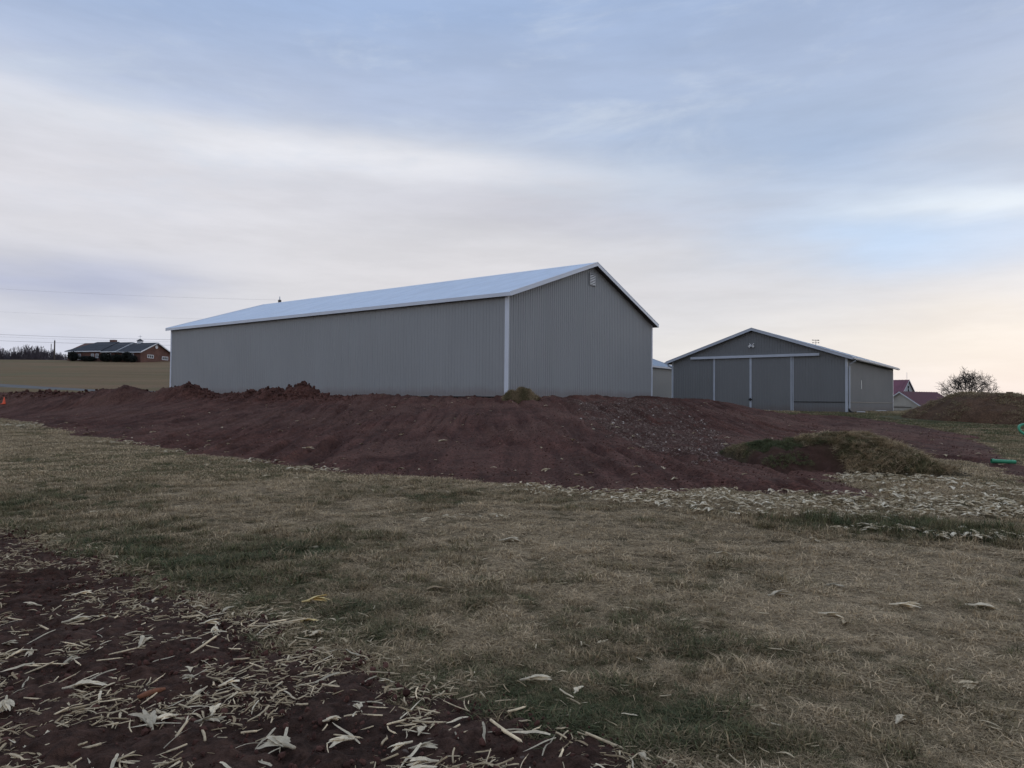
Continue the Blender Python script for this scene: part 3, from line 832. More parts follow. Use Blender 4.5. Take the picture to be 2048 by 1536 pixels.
# ------------------------------------------------------------------ brick house on the hill
def brick_mat():
    m = bpy.data.materials.new('red_brick'); m.use_nodes = True
    t = NT(m.node_tree); p = t.n['Principled BSDF']
    b = t.new('ShaderNodeTexBrick'); tc = t.new('ShaderNodeTexCoord').outputs['Object']
    sx = t.new('ShaderNodeSeparateXYZ'); t.l.new(tc, sx.inputs[0])
    cb = t.new('ShaderNodeCombineXYZ'); t.l.new(t.math('ADD', sx.outputs[0], sx.outputs[1]), cb.inputs[0]); t.l.new(sx.outputs[2], cb.inputs[1])
    t.l.new(cb.outputs[0], b.inputs['Vector'])
    b.inputs['Scale'].default_value = 1.0; b.inputs['Brick Width'].default_value = .22; b.inputs['Row Height'].default_value = .075; b.inputs['Mortar Size'].default_value = .008
    b.inputs['Color1'].default_value = (.15, .052, .036, 1); b.inputs['Color2'].default_value = (.11, .040, .030, 1); b.inputs['Mortar'].default_value = (.15, .12, .10, 1)
    k = t.maprange(t.noise(tc, .9, 4, .6), .3, .7, .8, 1.15)
    t.l.new(t.mix(1.0, b.outputs[0], k, 'MULTIPLY'), p.inputs['Base Color']); p.inputs['Roughness'].default_value = .9
    return m
MAT['brick'] = brick_mat()
MAT['shingle'] = pmat('dark_slate_shingles', (.050, .055, .066), .85, 0, .18, 1.2, .02, 8, .3)
MAT['glass'] = pmat('window_glass', (.03, .035, .045), .08, 0)
MAT['wpaint'] = pmat('white_house_paint', (.62, .64, .68), .5, 0, .05)
hc = at(281, 718, 156)
hz = float(ground_z(hc[0], hc[1])) - .05
h_ang = math.radians(15)
house = empty('house', (hc[0], hc[1], hz), 0)
tag(house, 'long red brick ranch house with dark slate roof and cupola on the hilltop', 'house')
d1 = np.array([-math.cos(h_ang), math.sin(h_ang)]); d2 = np.array([math.sin(h_ang), math.cos(h_ang)])
def hp(a, b, z): return (d1[0] * a + d2[0] * b, d1[1] * a + d2[1] * b, z)     # a along the long front, b along the gable
def hbox(mb, a0, a1, b0, b1, z0, z1):
    mb.prism([hp(a0, b0, z0), hp(a1, b0, z0), hp(a1, b1, z0), hp(a0, b1, z0)], (0, 0, z1 - z0))
EH = 2.55; DEP = 9.4
secs = [(0, 6.6, DEP, 4.75, 0), (6.6, 10.8, DEP, 4.95, .15), (10.8, 20.6, DEP, 5.1, .30)]
for i, (a0, a1, dep, rz, dz) in enumerate(secs):
    e = EH + dz
    w = MB(); 
    w.prism([hp(a0, 0, -.3), hp(a0, dep, -.3), hp(a0, dep, e), hp(a0, dep / 2, rz - .08), hp(a0, 0, e)], tuple(np.array(hp(a1, 0, 0)) - np.array(hp(a0, 0, 0))))
    wall = w.build('wall', MAT['brick'], house)
    rr = MB(); ov = .45
    lft = a1 + (ov if i == 2 else 0); hipx = a1 - 3.6 if i == 2 else lft
    rgt = a0 - (ov if i == 0 else .12)
    sl = (rz - e) / (dep / 2)
    for b_e, b_s in ((-ov, 1), (dep + ov, -1)):
        zq = e - sl * ov
        rr.prism([hp(rgt, b_e, zq), hp(lft, b_e, zq), hp(hipx, dep / 2, rz), hp(rgt, dep / 2, rz)], (0, 0, .14))
    if i == 2: rr.prism([hp(lft, -ov, e - sl * ov), hp(lft, dep + ov, e - sl * ov), hp(hipx, dep / 2, rz)], (0, 0, .14))
    ro = rr.build('roof', MAT['shingle'], house)
    tt = MB(); zq = e - sl * ov
    tt.prism([hp(rgt, -ov - .04, zq - .12), hp(lft, -ov - .04, zq - .12), hp(lft, -ov - .04, zq + .10), hp(rgt, -ov - .04, zq + .10)], tuple(np.array(hp(0, .035, 0))))
    for b_e in (-ov, dep + ov) if i < 2 else ():
        tt.prism([hp(rgt - .05, b_e, zq - .12), hp(rgt - .05, dep / 2, rz - .08), hp(rgt - .05, dep / 2, rz + .17), hp(rgt - .05, b_e, zq + .17)], tuple(np.array(hp(.045, 0, 0))))
    tt.build('roof_trim', MAT['wpaint'], ro)
def house_window(a, b, z0, z1, w, gable):
    fr = MB(); pn = MB()
    if gable:
        f = lambda mb, u0, u1, o0, o1, q0, q1: hbox(mb, -o1, -o0, b + u0, b + u1, q0, q1)
    else:
        f = lambda mb, u0, u1, o0, o1, q0, q1: hbox(mb, a + u0, a + u1, -o1, -o0, q0, q1)
    f(fr, -w / 2, -w / 2 + .12, .002, .07, z0, z1); f(fr, w / 2 - .12, w / 2, .002, .07, z0, z1)
    f(fr, -w / 2 + .12, w / 2 - .12, .002, .07, z0, z0 + .12); f(fr, -w / 2 + .12, w / 2 - .12, .002, .07, z1 - .12, z1)
    n = 2 if w > 1.4 else 1
    for k in range(1, n + 1):
        x = -w / 2 + w * k / (n + 1); f(fr, x - .04, x + .04, .002, .06, z0 + .12, z1 - .12)
    o = fr.build('window', MAT['wpaint'], house)
    f(pn, -w / 2 + .1, w / 2 - .1, .003, .03, z0 + .1, z1 - .1); pn.build('pane', MAT['glass'], o)
house_window(0, 2.9, 1.15, 1.95, 1.9, True); house_window(0, 7.4, 1.0, 1.8, 1.9, True)
for a, w in ((2.4, 1.0), (4.0, 1.2), (8.6, .9), (9.7, .9), (12.1, .8), (13.4, .8), (17.2, .9), (18.5, .9)): house_window(a, 0, 1.1 if a < 16 else .7, 2.1, w, False)
q = MB(); q.tube([hp(-.07, DEP / 2, 3.85), hp(-.002, DEP / 2, 3.85)], .42, 14); q.build('gable_medallion', MAT['wpaint'], house)
cu = MB(); hbox(cu, 4.2, 5.1, DEP / 2 - .45, DEP / 2 + .45, 4.4, 5.35)
cup = cu.build('cupola', MAT['wpaint'], house)
k = MB(); 
top = hp(4.65, DEP / 2, 5.85)
cs = [hp(4.05, DEP / 2 - .6, 5.35), hp(5.25, DEP / 2 - .6, 5.35), hp(5.25, DEP / 2 + .6, 5.35), hp(4.05, DEP / 2 + .6, 5.35)]
for i in range(4): k.poly([cs[i], cs[(i + 1) % 4], top])
k.poly(cs[::-1]); k.build('cupola_roof', MAT['shingle'], cup)
k = MB(); k.tube([top, (top[0], top[1], top[2] + .9)], .04, 5); k.bar((top[0] - .45, top[1], top[2] + .55), (top[0] + .45, top[1], top[2] + .55), .06, .06); k.build('vane', MAT['wpaint'], cup)
k = MB(); hbox(k, 12.2, 13.6, DEP / 2 + .2, DEP / 2 + 1.0, 4.6, 5.75); k.build('chimney', MAT['brick'], house)
ph = MB(); hbox(ph, 4.6, 7.4, -1.5, -.3, 2.30, 2.42); ph.build('porch_roof', MAT['wpaint'], house)

# leaf clumps: many small faces spread through a crown
def leaf_cloud(n, cx, cy, cz, rx, ry, rz, size, flat=0.0, seed=1):
    r = np.random.default_rng(seed)
    d = r.normal(size=(n, 3)); d /= np.linalg.norm(d, axis=1)[:, None]
    rad = r.random(n) ** .45
    wob = 1 + .35 * (vnoise(d[:, 0] * 2 + 5, d[:, 2] * 2 + d[:, 1] * 2, seed) - .5)
    c = d * (rad * wob)[:, None] * np.array([rx, ry, rz]) + np.array([cx, cy, cz])
    a = r.normal(size=(n, 3)); a /= np.linalg.norm(a, axis=1)[:, None]
    b = np.cross(a, r.normal(size=(n, 3))); b /= np.linalg.norm(b, axis=1)[:, None]
    s = size * (.6 + .8 * r.random(n))[:, None]
    v = np.stack([c - a * s, c + b * s * .6, c + a * s, c - b * s * .6], 1).reshape(-1, 3)
    return v, np.arange(4 * n).reshape(n, 4)
MAT['yew'] = pmat('dark_evergreen_leaf', (.007, .010, .007), .8, 0, .5, 3)
shr = [(142, 707, 15, 11, 'rounded dark evergreen at the far left end of the brick house'), (176, 710, 22, 6.5, 'low wide dark shrub below the left windows of the brick house'), (215, 706, 18, 10, 'dark shrub left of the porch of the brick house'),
       (241, 708, 14, 9, 'dark shrub in front of the porch of the brick house'), (263, 705, 15, 12, 'tallest dark shrub against the front, near the brick gable corner'), (277, 709, 9, 8, 'small dark shrub right at the brick gable corner')]
for i, (px, py, wpx, hpx, lab) in enumerate(shr):
    along = (281 - px) / 157 * 19.5 + .0
    wp = np.array(hp(along, -1.6, 0)) + np.array([hc[0], hc[1], 0])
    gz = float(ground_z(wp[0], wp[1]))
    sc_ = 160 / F_PX
    rx, rz_ = wpx * sc_ * .72, hpx * sc_ * .92
    o = empty('evergreen_shrub', (wp[0], wp[1], gz)); tag(o, lab, 'shrub', 'dark shrubs along the brick house')
    v, f = leaf_cloud(2200, 0, 0, rz_ * .95, rx, 1.1, rz_ * .95, .13, seed=20 + i)
    link('foliage', np_mesh('foliage', v, f), MAT['yew'], o)
    q = MB(); q.tube([(0, 0, -.1), (.03, 0, rz_)], [.09, .03], 6); q.build('stem', MAT['cutgrass'], o)

# ------------------------------------------------------------------ trees
MAT['bark'] = pmat('grey_bark', (.070, .060, .054), .9, 0, .25, 4, .01, 40)
MAT['hazedbark'] = pmat('far_grey_bark', (.098, .082, .098), .95, 0, .2, .2)  # bark with the purple haze of distance put into its colour
def grow(r, p, d, length, rad, depth, segs, out, spread=.55, minr=.012, upb=.12):
    pts = [p]; n = 3 if depth > 1 else 2
    q = p.copy(); dd = d.copy()
    for k in range(n):
        dd = dd + r.normal(size=3) * .12 + np.array([0, 0, upb * .3]); dd /= np.linalg.norm(dd)
        q = q + dd * length / n; pts.append(q)
    out.append((pts, np.linspace(rad, max(rad * .62, minr), n + 1), depth))
    if depth == 0: return
    kids = r.integers(2, 4) if depth > 2 else r.integers(2, 5)
    for k in range(kids):
        ax = r.normal(size=3); nd = dd + ax / np.linalg.norm(ax) * spread * (.6 + .7 * r.random()); nd[2] += upb
        nd /= np.linalg.norm(nd)
        st = pts[-1] if k < 2 else pts[-2]
        grow(r, st.copy(), nd, length * (.62 + .25 * r.random()), max(rad * .58, minr), depth - 1, segs, out, spread, minr, upb)
def tree_mesh(out, lo, hi, nside=5):
    mb = MB()
    for pts, rad, dep in out:
        if lo <= dep <= hi: mb.tube(pts, list(rad), nside if dep > 2 else 3, cap=False)
    return mb
def bare_tree(name, loc, h, spread_, seed, label, cat='tree', depth=7, minr=.02):
    r = np.random.default_rng(seed)
    o = empty(name, loc); tag(o, label, cat)
    out = []
    grow(r, np.array([0, 0, -.2]), np.array([0, 0, 1.0]), h * .24, h * .036, depth, 3, out, spread_, minr, .07)
    # fit the crown to the wanted height
    zmax = max(p[2] for pts, _, _ in out for p in pts); k = h / zmax
    out = [([p * np.array([1, 1, k]) for p in pts], rd_, d) for pts, rd_, d in out]
    tree_mesh(out, depth, depth, 8).build('trunk', MAT['bark'], o, True)
    tree_mesh(out, 0, depth - 1).build('crown', MAT['bark'], o, True)
    return o, out
tp = at(1938, 790, 150)
tg = float(ground_z(tp[0], tp[1]))
def round_tree(name, loc, h, rad_, seed, label):
    rr_ = np.random.default_rng(seed)
    o = empty(name, loc); tag(o, label, 'tree')
    fork = np.array([0, 0, h * .20]); out = []
    limbs = []
    for k in range(13):
        az_ = k * 2.399 + rr_.normal() * .2; e_ = math.radians(12 + 74 * ((k + .5) / 13) ** .9)
        tip = np.array([math.cos(az_) * math.cos(e_) * rad_, math.sin(az_) * math.cos(e_) * rad_, h * .16 + math.sin(e_) * h * .80])
        limbs.append(tip * (.82 + .1 * rr_.random()))
    def twig(p, d, L, r0, dep):
        q = p.copy(); pts = [q]; dd = d.copy()
        for k in range(3):
            dd = dd + rr_.normal(size=3) * .22; dd /= np.linalg.norm(dd); q = q + dd * L / 3; pts.append(q)
        out.append((pts, np.linspace(r0, r0 * .6, 4), dep))
        if dep == 0: return
        for k in range(rr_.integers(3, 5)):
            st = pts[rr_.integers(1, 4)]; nd = dd + rr_.normal(size=3) * .62 + np.array([0, 0, .10]); nd /= np.linalg.norm(nd)
            twig(st, nd, L * (.62 + .2 * rr_.random()), max(r0 * .62, .026), dep - 1)
    for tip in limbs:
        v = tip - fork; L = np.linalg.norm(v); n_ = 6
        sag = rr_.normal(size=3) * .06 * L
        pts = [fork + v * t + sag * math.sin(math.pi * t) + np.array([0, 0, .10 * L * math.sin(math.pi * t)]) for t in np.linspace(0, .72, n_)]
        rad = np.linspace(.11, .05, n_); out.append((pts, rad, 4))
        for k in range(3, n_):
            for j in range(3 if k < n_ - 1 else 5):
                d = v / L + rr_.normal(size=3) * .55; d /= np.linalg.norm(d)
                twig(pts[k], d, L * .26, .045, 2)
    q = MB(); q.tube([(0, 0, -.3), (0, 0, h * .1), tuple(fork)], [.42, .33, .30], 9); q.build('trunk', MAT['bark'], o, True)
    tree_mesh(out, 0, 5).build('crown', MAT['bark'], o, True)
    return o
round_tree('bare_tree', (tp[0], tp[1], tg), (at(1938, 743, 150)[2] - tg) * 1.10, 6.6, 41, 'lone bare tree with a broad round crown behind the large brown mound')
for px, py, hpx, dd_, sd_, lab in [(1893, 792, 12, 190, 47, 'small faint bare tree left of the round-crowned tree, beside the maroon roof')]:
    q = at(px, py, dd_); g_ = float(ground_z(q[0], q[1]))
    bare_tree('bare_tree', (q[0], q[1], g_), at(px, py - hpx, dd_)[2] - g_, .8, sd_, lab, depth=5, minr=.025)

# far wood on the left skyline: one mass of bare trees
def wood(name, spots, seed, label):
    r = np.random.default_rng(seed)
    protos = []
    for k in range(5):
        out = []
        grow(np.random.default_rng(seed + k), np.array([0, 0, 0.0]), np.array([0, 0, 1.0]), .30, .016, 5, 3, out, .62, .0055, .14)
        zm = max(p[2] for pts, _, _ in out for p in pts)
        mb = MB()
        for pts, rd_, d in out: mb.tube(pts, list(rd_), 3, cap=False)
        v = np.array(mb.v); v[:, 2] /= zm; f = np.array(mb.f); protos.append((v, f))
    V_, F_, n = [], [], 0
    for x, y, z, h in spots:
        v, f = protos[r.integers(5)]
        a = r.random() * 6.28; s = h * (.8 + .35 * r.random())
        w = np.stack([(v[:, 0] * math.cos(a) - v[:, 1] * math.sin(a)) * s * .72 + x, (v[:, 0] * math.sin(a) + v[:, 1] * math.cos(a)) * s * .72 + y, v[:, 2] * h + z], 1)
        V_.append(w); F_.append(f + n); n += len(v)
    o = link(name, np_mesh(name, np.concatenate(V_), np.concatenate(F_)), MAT['hazedbark'])
    return tag(o, label, 'wood', kind='stuff')
sp = []
for i in range(330):
    px = -160 + 300 * random.random(); D = 285 + 60 * random.random()
    p_ = at(px, 700, D); gz = float(ground_z(p_[0], p_[1]))
    hmax = at(px, 689 + 9 * sm(70, 130, px) + 3 * math.sin(px / 17), 300)[2] - gz
    sp.append((p_[0], p_[1], gz - .5, max(3.5, hmax * (.70 + .28 * random.random()))))
wood('far_wood', sp, 5, 'dark purple-grey bare wood along the left skyline')

# ------------------------------------------------------------------ poles and lines
MAT['pole'] = pmat('weathered_pole_wood', (.085, .068, .055), .9, 0, .25, 3)
MAT['wire'] = pmat('power_line', (.22, .22, .24), .6)
def utility_pole(px, D, ytop, label, arm=False, r=.14):
    tp_ = at(px, ytop, D); g = float(ground_z(tp_[0], tp_[1]))
    o = empty('utility_pole', (tp_[0], tp_[1], g)); tag(o, label, 'utility pole', 'utility poles')
    H = tp_[2] - g
    q = MB(); q.tube([(0, 0, -.3), (0, 0, H)], [r * 1.3, r], 10); q.build('pole', MAT['pole'], o)
    q = MB(); q.tube([(0, 0, H), (0, 0, H + .10), (0, 0, H + .34)], [r * .4, r * .35, r * .2], 8); q.build('insulator', MAT['trim2'], o)
    if arm:
        q = MB(); q.box(-.9, .9, -.06, .06, H - 1.3, H - 1.15); q.build('crossarm', MAT['pole'], o)
    return np.array([tp_[0], tp_[1], tp_[2]])
pt = utility_pole(559.5, 66, 600, 'brown utility pole top poking above the ridge of the largest barn', r=.15)
utility_pole(109.5, 240, 681, 'taller far utility pole at the right end of the skyline wood', r=.20)
utility_pole(102.5, 300, 688, 'thin pale far pole just left of the taller utility pole', r=.13)
def wire(px0, py0, D0, end, label, r, sag=.35):
    a = at(px0, py0, D0); b = np.array(end)
    P = [a + (b - a) * s - np.array([0, 0, sag * 4 * s * (1 - s)]) for s in np.linspace(0, 1, 24)]
    q = MB(); q.tube(P, r, 4)
    o = q.build('power_line', MAT['wire'])
    tag(o, label, 'power line', 'power lines to the pole behind the barn')
z_at = lambda y: at(559.5, y, 66)
wire(-300, 556, 74, z_at(600), 'topmost faint power line crossing the left sky', .0045)
wire(-300, 605, 74, z_at(640), 'second faint power line from the top in the left sky', .0035)
wire(-300, 652, 74, z_at(682), 'upper of the three dark lines above the brick house roof', .011)
wire(-300, 657, 74, z_at(686), 'middle thin line of the three above the brick house', .005)
wire(-300, 666, 74, z_at(692), 'lowest dark line, grazing the brick house roof', .011)

# ------------------------------------------------------------------ farm buildings with maroon roofs
MAT['cream'] = pmat('cream_stucco', (.40, .375, .33), .85, 0, .1, .8)
MAT['whitewall'] = pmat('white_board_wall', (.46, .46, .47), .7, 0, .06, .8)
MAT['maroon'] = pmat('maroon_metal_roof', (.10, .018, .026), .5, 0, .12, .6)
MAT['magenta'] = pmat('faded_maroon_roof', (.155, .045, .075), .5, 0, .15, .6)
def farm_building(name, apex, yaw, Wd, L, eave_drop, wall_h, label, mw, mr, ov=.25):
    """apex: world point of the front gable peak; local x along the gable, y away"""
    o = empty(name, (apex[0], apex[1], apex[2] - eave_drop - wall_h), yaw); tag(o, label, 'farm building')
    H = wall_h; R = wall_h + eave_drop
    w = MB(); w.prism([(-Wd / 2, 0, -.5), (Wd / 2, 0, -.5), (Wd / 2, 0, H - .05), (0, 0, R - .05), (-Wd / 2, 0, H - .05)], (0, L, 0)); w.build('wall', mw, o)
    s = eave_drop / (Wd / 2)
    for a in (-1, 1):
        prof = []
        mb = MB()
        n = int((L + 2 * ov) / .6)
        e0 = (a * (Wd / 2 + ov), -ov, H - s * ov); r0 = (0, -ov, R)
        mb.prism([(e0[0], e0[1], e0[2]), (0, -ov, R), (0, -ov, R + .06), (e0[0], e0[1], e0[2] + .06)], (0, L + 2 * ov, 0))
        for k in range(n + 1):
            y = -ov + k * (L + 2 * ov - .05) / n
            mb.prism([(e0[0], y, e0[2] + .062), (0, y, R + .062), (0, y, R + .11), (e0[0], y, e0[2] + .11)], (0, .05, 0))
        ro = mb.build('roof', mr, o)
        t_ = MB(); t_.prism([(e0[0], -ov - .04, e0[2] - .16), (0, -ov - .04, R - .16), (0, -ov - .04, R + .03), (e0[0], -ov - .04, e0[2] + .03)], (0, .035, 0)); t_.build('rake_trim', MAT['wpaint'], ro)
    return o, H, R
ap = at(1800.5, 783.5, 108)
fb1, H_, R_ = farm_building('farm_building', ap, math.radians(-64.5), 6.7, 8.6, 2.1, 2.6, 'low cream shed with a dark maroon roof beside the dark barn', MAT['cream'], MAT['maroon'])
q = MB(); q.box(-2.6, 1.8, -.10, -.003, H_ - .35, H_ - .25); q.build('door_track_or_shadow_line', MAT['soffit'], fb1)  # dark strip painting in a shadow line; the shed has no track here
q = MB(); q.box(-1.6, .9, -.07, -.003, H_ - .12, H_ + .06); q.build('sign_board', MAT['cream'], fb1)
ap = at(1816, 760, 135)
fb2, H_, R_ = farm_building('farm_building', ap, math.radians(38), 7.6, 12, 3.4, 4.2, 'taller white gabled farmhouse with a faded magenta roof behind the cream shed', MAT['whitewall'], MAT['magenta'])
wf = MB(); wf.box(-.45, -.36, -.09, -.003, R_ - 2.5, R_ - 1.0); wf.box(.36, .45, -.09, -.003, R_ - 2.5, R_ - 1.0); wf.box(-.36, .36, -.09, -.003, R_ - 2.5, R_ - 2.4); wf.box(-.36, .36, -.09, -.003, R_ - 1.1, R_ - 1.0); wf.box(-.36, .36, -.08, -.003, R_ - 1.79, R_ - 1.71)
wfo = wf.build('window', MAT['wpaint'], fb2)
q = MB(); q.box(-.36, .36, -.04, -.004, R_ - 2.4, R_ - 1.1); q.build('pane', MAT['dark'], wfo)
q = MB(); q.tube([(0, .2, R_), (0, .2, R_ + 1.5)], .03, 5); q.build('lightning_rod', MAT['trim2'], fb2)
ap = at(2056, 797, 120)
fb3, H_, R_ = farm_building('farm_building', ap, math.radians(60), 6.5, 9, 2.0, 2.4, 'far grey-roofed building with a brick chimney at the right edge', MAT['whitewall'], MAT['shingle'])
ch = at(2040, 791, 120); cl_ = Matrix.Rotation(-math.radians(60), 3, 'Z') @ Vector((ch[0] - ap[0], ch[1] - ap[1], 0))
q = MB(); q.box(-.4, .4, 2.2, 3.0, R_ - .6, R_ + 1.0); q.box(-.48, .48, 2.12, 3.08, R_ + 1.0, R_ + 1.15); q.build('chimney', MAT['brick'], fb3)

# ------------------------------------------------------------------ cone, pipes, boards
MAT['orange'] = pmat('orange_plastic', (.80, .105, .035), .5, 0, .08)
MAT['green'] = pmat('green_plastic', (.035, .26, .135), .42, 0, .1, 6)
cpos = shit(8, 808)
ch_ = 13.5 * cpos[1] / F_PX
cone = empty('traffic_cone', (cpos[0], cpos[1], float(surf_z(cpos[:1], cpos[1:2])[0])))
tag(cone, 'small orange traffic cone standing on the red dirt bank', 'traffic cone')
q = MB(); q.lathe([(ch_ * .24, .03), (ch_ * .215, .05), (ch_ * .06, ch_ * .97), (ch_ * .05, ch_)], 16); q.build('cone_body', MAT['orange'], cone, True)
q = MB(); q.box(-ch_ * .29, ch_ * .29, -ch_ * .29, ch_ * .29, -.02, .03); q.build('base', MAT['orange'], cone)

gp = ghit(2007, 932)
gz_ = float(surf_z(gp[:1], gp[1:2])[0])
pipe = empty('drain_pipe', (gp[0], gp[1], gz_ + .045), math.radians(-14)); tag(pipe, 'short bright green plastic pipe lying on the red dirt track', 'plastic pipe')
q = MB()
n = 14
ring = [(.052 * math.cos(2 * math.pi * k / n), .052 * math.sin(2 * math.pi * k / n)) for k in range(n)]
L_ = .28
q.tube([(-L_, 0, 0), (L_, 0, -.012)], .052, 14, cap=False); q.tube([(-L_, 0, 0), (L_, 0, -.012)], .044, 14, cap=False)
q.build('pipe_body', MAT['green'], pipe, True)
q = MB(); q.tube([(-L_ - .004, 0, 0), (-L_ + .07, 0, 0)], .060, 14, cap=False); q.build('pipe_collar', MAT['green'], pipe, True)
cp_ = at(2056, 872, 30)
gz_ = float(surf_z(cp_[:1], cp_[1:2])[0])
coil = empty('pipe_coil', (cp_[0], cp_[1], gz_)); tag(coil, 'coil of green plastic pipe at the right edge of the grass', 'pipe coil')
for k in range(3):
    q = MB(); R0 = .40 - .03 * k
    P = [(R0 * math.cos(a), (.06 * k - .05) + R0 * math.sin(a) * .45, .26 + R0 * math.sin(a) * .62 + .02 * k) for a in np.linspace(0, 2 * math.pi, 33)]
    q.tube(P, .045, 8); q.build('coil_turn', MAT['green'], coil, True)
for px, py, L_, lab in [(1722, 826, .75, 'pale board lying by the drain elbow of the dark barn'), (1762, 824, 1.0, 'pale board lying along the side wall of the dark barn')]:
    q0 = at(px, py, 56.5 if px < 1740 else 60.5); g = float(ground_z(q0[0], q0[1]))
    mb = MB(); mb.box(-L_ / 2, L_ / 2, -.10, .10, 0, .07)
    o = mb.build('board', MAT['whitewall']); o.location = (q0[0], q0[1], g + .03); o.rotation_euler = (.2, 0, .2); tag(o, lab, 'board', 'pale boards by the dark barn')

# ------------------------------------------------------------------ scattered stuff (instanced from small prototypes)
def proto_collection(name, meshes, mat):
    c = bpy.data.collections.new(name)
    for i, me in enumerate(meshes):
        me.materials.clear(); me.materials.append(mat)
        o = bpy.data.objects.new('%s_%02d' % (name, i), me); c.objects.link(o)
    return c
def scatter(name, P, rot, scl, idx, tint, coll, kind='stuff', parent=None):
    n = len(P)
    me = bpy.data.meshes.new(name)
    me.vertices.add(n); me.vertices.foreach_set('co', np.asarray(P, np.float32).ravel())
    attr(me, 'rot', rot, 'FLOAT_VECTOR'); attr(me, 'scl', scl, 'FLOAT_VECTOR'); attr(me, 'idx', idx, 'INT'); attr(me, 'tint', tint)
    o = link(name, me, None, parent); o['kind'] = kind
    ng = bpy.data.node_groups.new(name + '_scatter', 'GeometryNodeTree')
    ng.interface.new_socket('Geometry', in_out='INPUT', socket_type='NodeSocketGeometry')
    ng.interface.new_socket('Geometry', in_out='OUTPUT', socket_type='NodeSocketGeometry')
    N = ng.nodes; Lk = ng.links
    gi = N.new('NodeGroupInput'); go = N.new('NodeGroupOutput')
    ip = N.new('GeometryNodeInstanceOnPoints'); ci = N.new('GeometryNodeCollectionInfo')
    ci.inputs['Collection'].default_value = coll; ci.inputs['Separate Children'].default_value = True; ci.inputs['Reset Children'].default_value = True
    def na(nm, dt):
        a = N.new('GeometryNodeInputNamedAttribute'); a.data_type = dt; a.inputs['Name'].default_value = nm
        return next(s for s in a.outputs if s.enabled and s.name == 'Attribute')
    e2r = N.new('FunctionNodeEulerToRotation')
    Lk.new(na('rot', 'FLOAT_VECTOR'), e2r.inputs[0])
    m2p = N.new('GeometryNodeMeshToPoints')
    Lk.new(gi.outputs[0], m2p.inputs['Mesh'])
    Lk.new(m2p.outputs[0], ip.inputs['Points']); Lk.new(ci.outputs[0], ip.inputs['Instance'])
    ip.inputs['Pick Instance'].default_value = True
    Lk.new(na('idx', 'INT'), ip.inputs['Instance Index']); Lk.new(e2r.outputs[0], ip.inputs['Rotation']); Lk.new(na('scl', 'FLOAT_VECTOR'), ip.inputs['Scale'])
    Lk.new(ip.outputs[0], go.inputs[0])
    md = o.modifiers.new('scatter', 'NODES'); md.node_group = ng
    return o

def tuft_mesh(name, r, nb, rad, hmin, hmax, lean, width):
    v, f, bl = [], [], []
    for k in range(nb):
        a = r.random() * 6.283; d = rad * math.sqrt(r.random())
        x, y = d * math.cos(a), d * math.sin(a)
        h = hmin + (hmax - hmin) * r.random()
        b = r.random() * 6.283; ln = lean * (.3 + 1.0 * r.random())
        dx, dy = math.cos(b), math.sin(b)
        w = width * (.6 + .8 * r.random()); px, py = -dy * w / 2, dx * w / 2
        m = (x + dx * h * ln * .35, y + dy * h * ln * .35, h * .55 / (1 + .3 * ln))
        t = (x + dx * h * ln, y + dy * h * ln, h / (1 + .75 * ln))
        i = len(v)
        v += [(x - px, y - py, -.006), (x + px, y + py, -.006), (m[0] + px * .8, m[1] + py * .8, m[2]), (m[0] - px * .8, m[1] - py * .8, m[2]), t]
        f += [(i, i + 1, i + 2, i + 3), (i + 3, i + 2, i + 4)]
        bl += [r.random()] * 5
    me = bpy.data.meshes.new(name); me.from_pydata(v, [], f); attr(me, 'bl', bl); me.update()
    return me
r = np.random.default_rng(11)
fine = [tuft_mesh('tuft', r, 40, .06, .012, .05, 2.0, .0034) for _ in range(6)]
tall = [tuft_mesh('tall_tuft', r, 40, .055, .02, .070, 1.2, .0036) for _ in range(4)]
flatm = [tuft_mesh('flat_tuft', r, 36, .08, .009, .030, 4.5, .0042) for _ in range(4)]
wide = [tuft_mesh('far_tuft', r, 40, .16, .02, .055, 1.6, .0085) for _ in range(5)]
c_grass = proto_collection('tuft', fine + flatm + tall + wide, MAT['grass'])   # 0-5 fine, 6-9 flat, 10-13 tall, 14-18 wide
def frustum_pts(n, y0, y1, half=.86, power=1.0):
    """random plan points over the wedge in view; power 1 = even per area, below = denser near"""
    u = r.random(n)
    k = power + 1
    Y = (y0 ** k + u * (y1 ** k - y0 ** k)) ** (1 / k)
    X = (r.random(n) * 2 - 1) * (half * Y + .6)
    return X, Y
def on_grass(X, Y):
    m = bank_z(X, Y, False)[1]
    tmk = till_mask(X, Y)
    edge = r.random(len(X)) * .35
    k = (m > -edge * .6 + .02) & (tmk > -.02 - edge * .8)
    sx, sy = X - sc[0], Y - sc[1]
    k &= ~((sx / 2.5) ** 2 + (sy / 1.9) ** 2 < 1) & ~(((X - bc[0]) / 6) ** 2 + ((Y - bc[1]) / 6.3) ** 2 < 1)
    return k
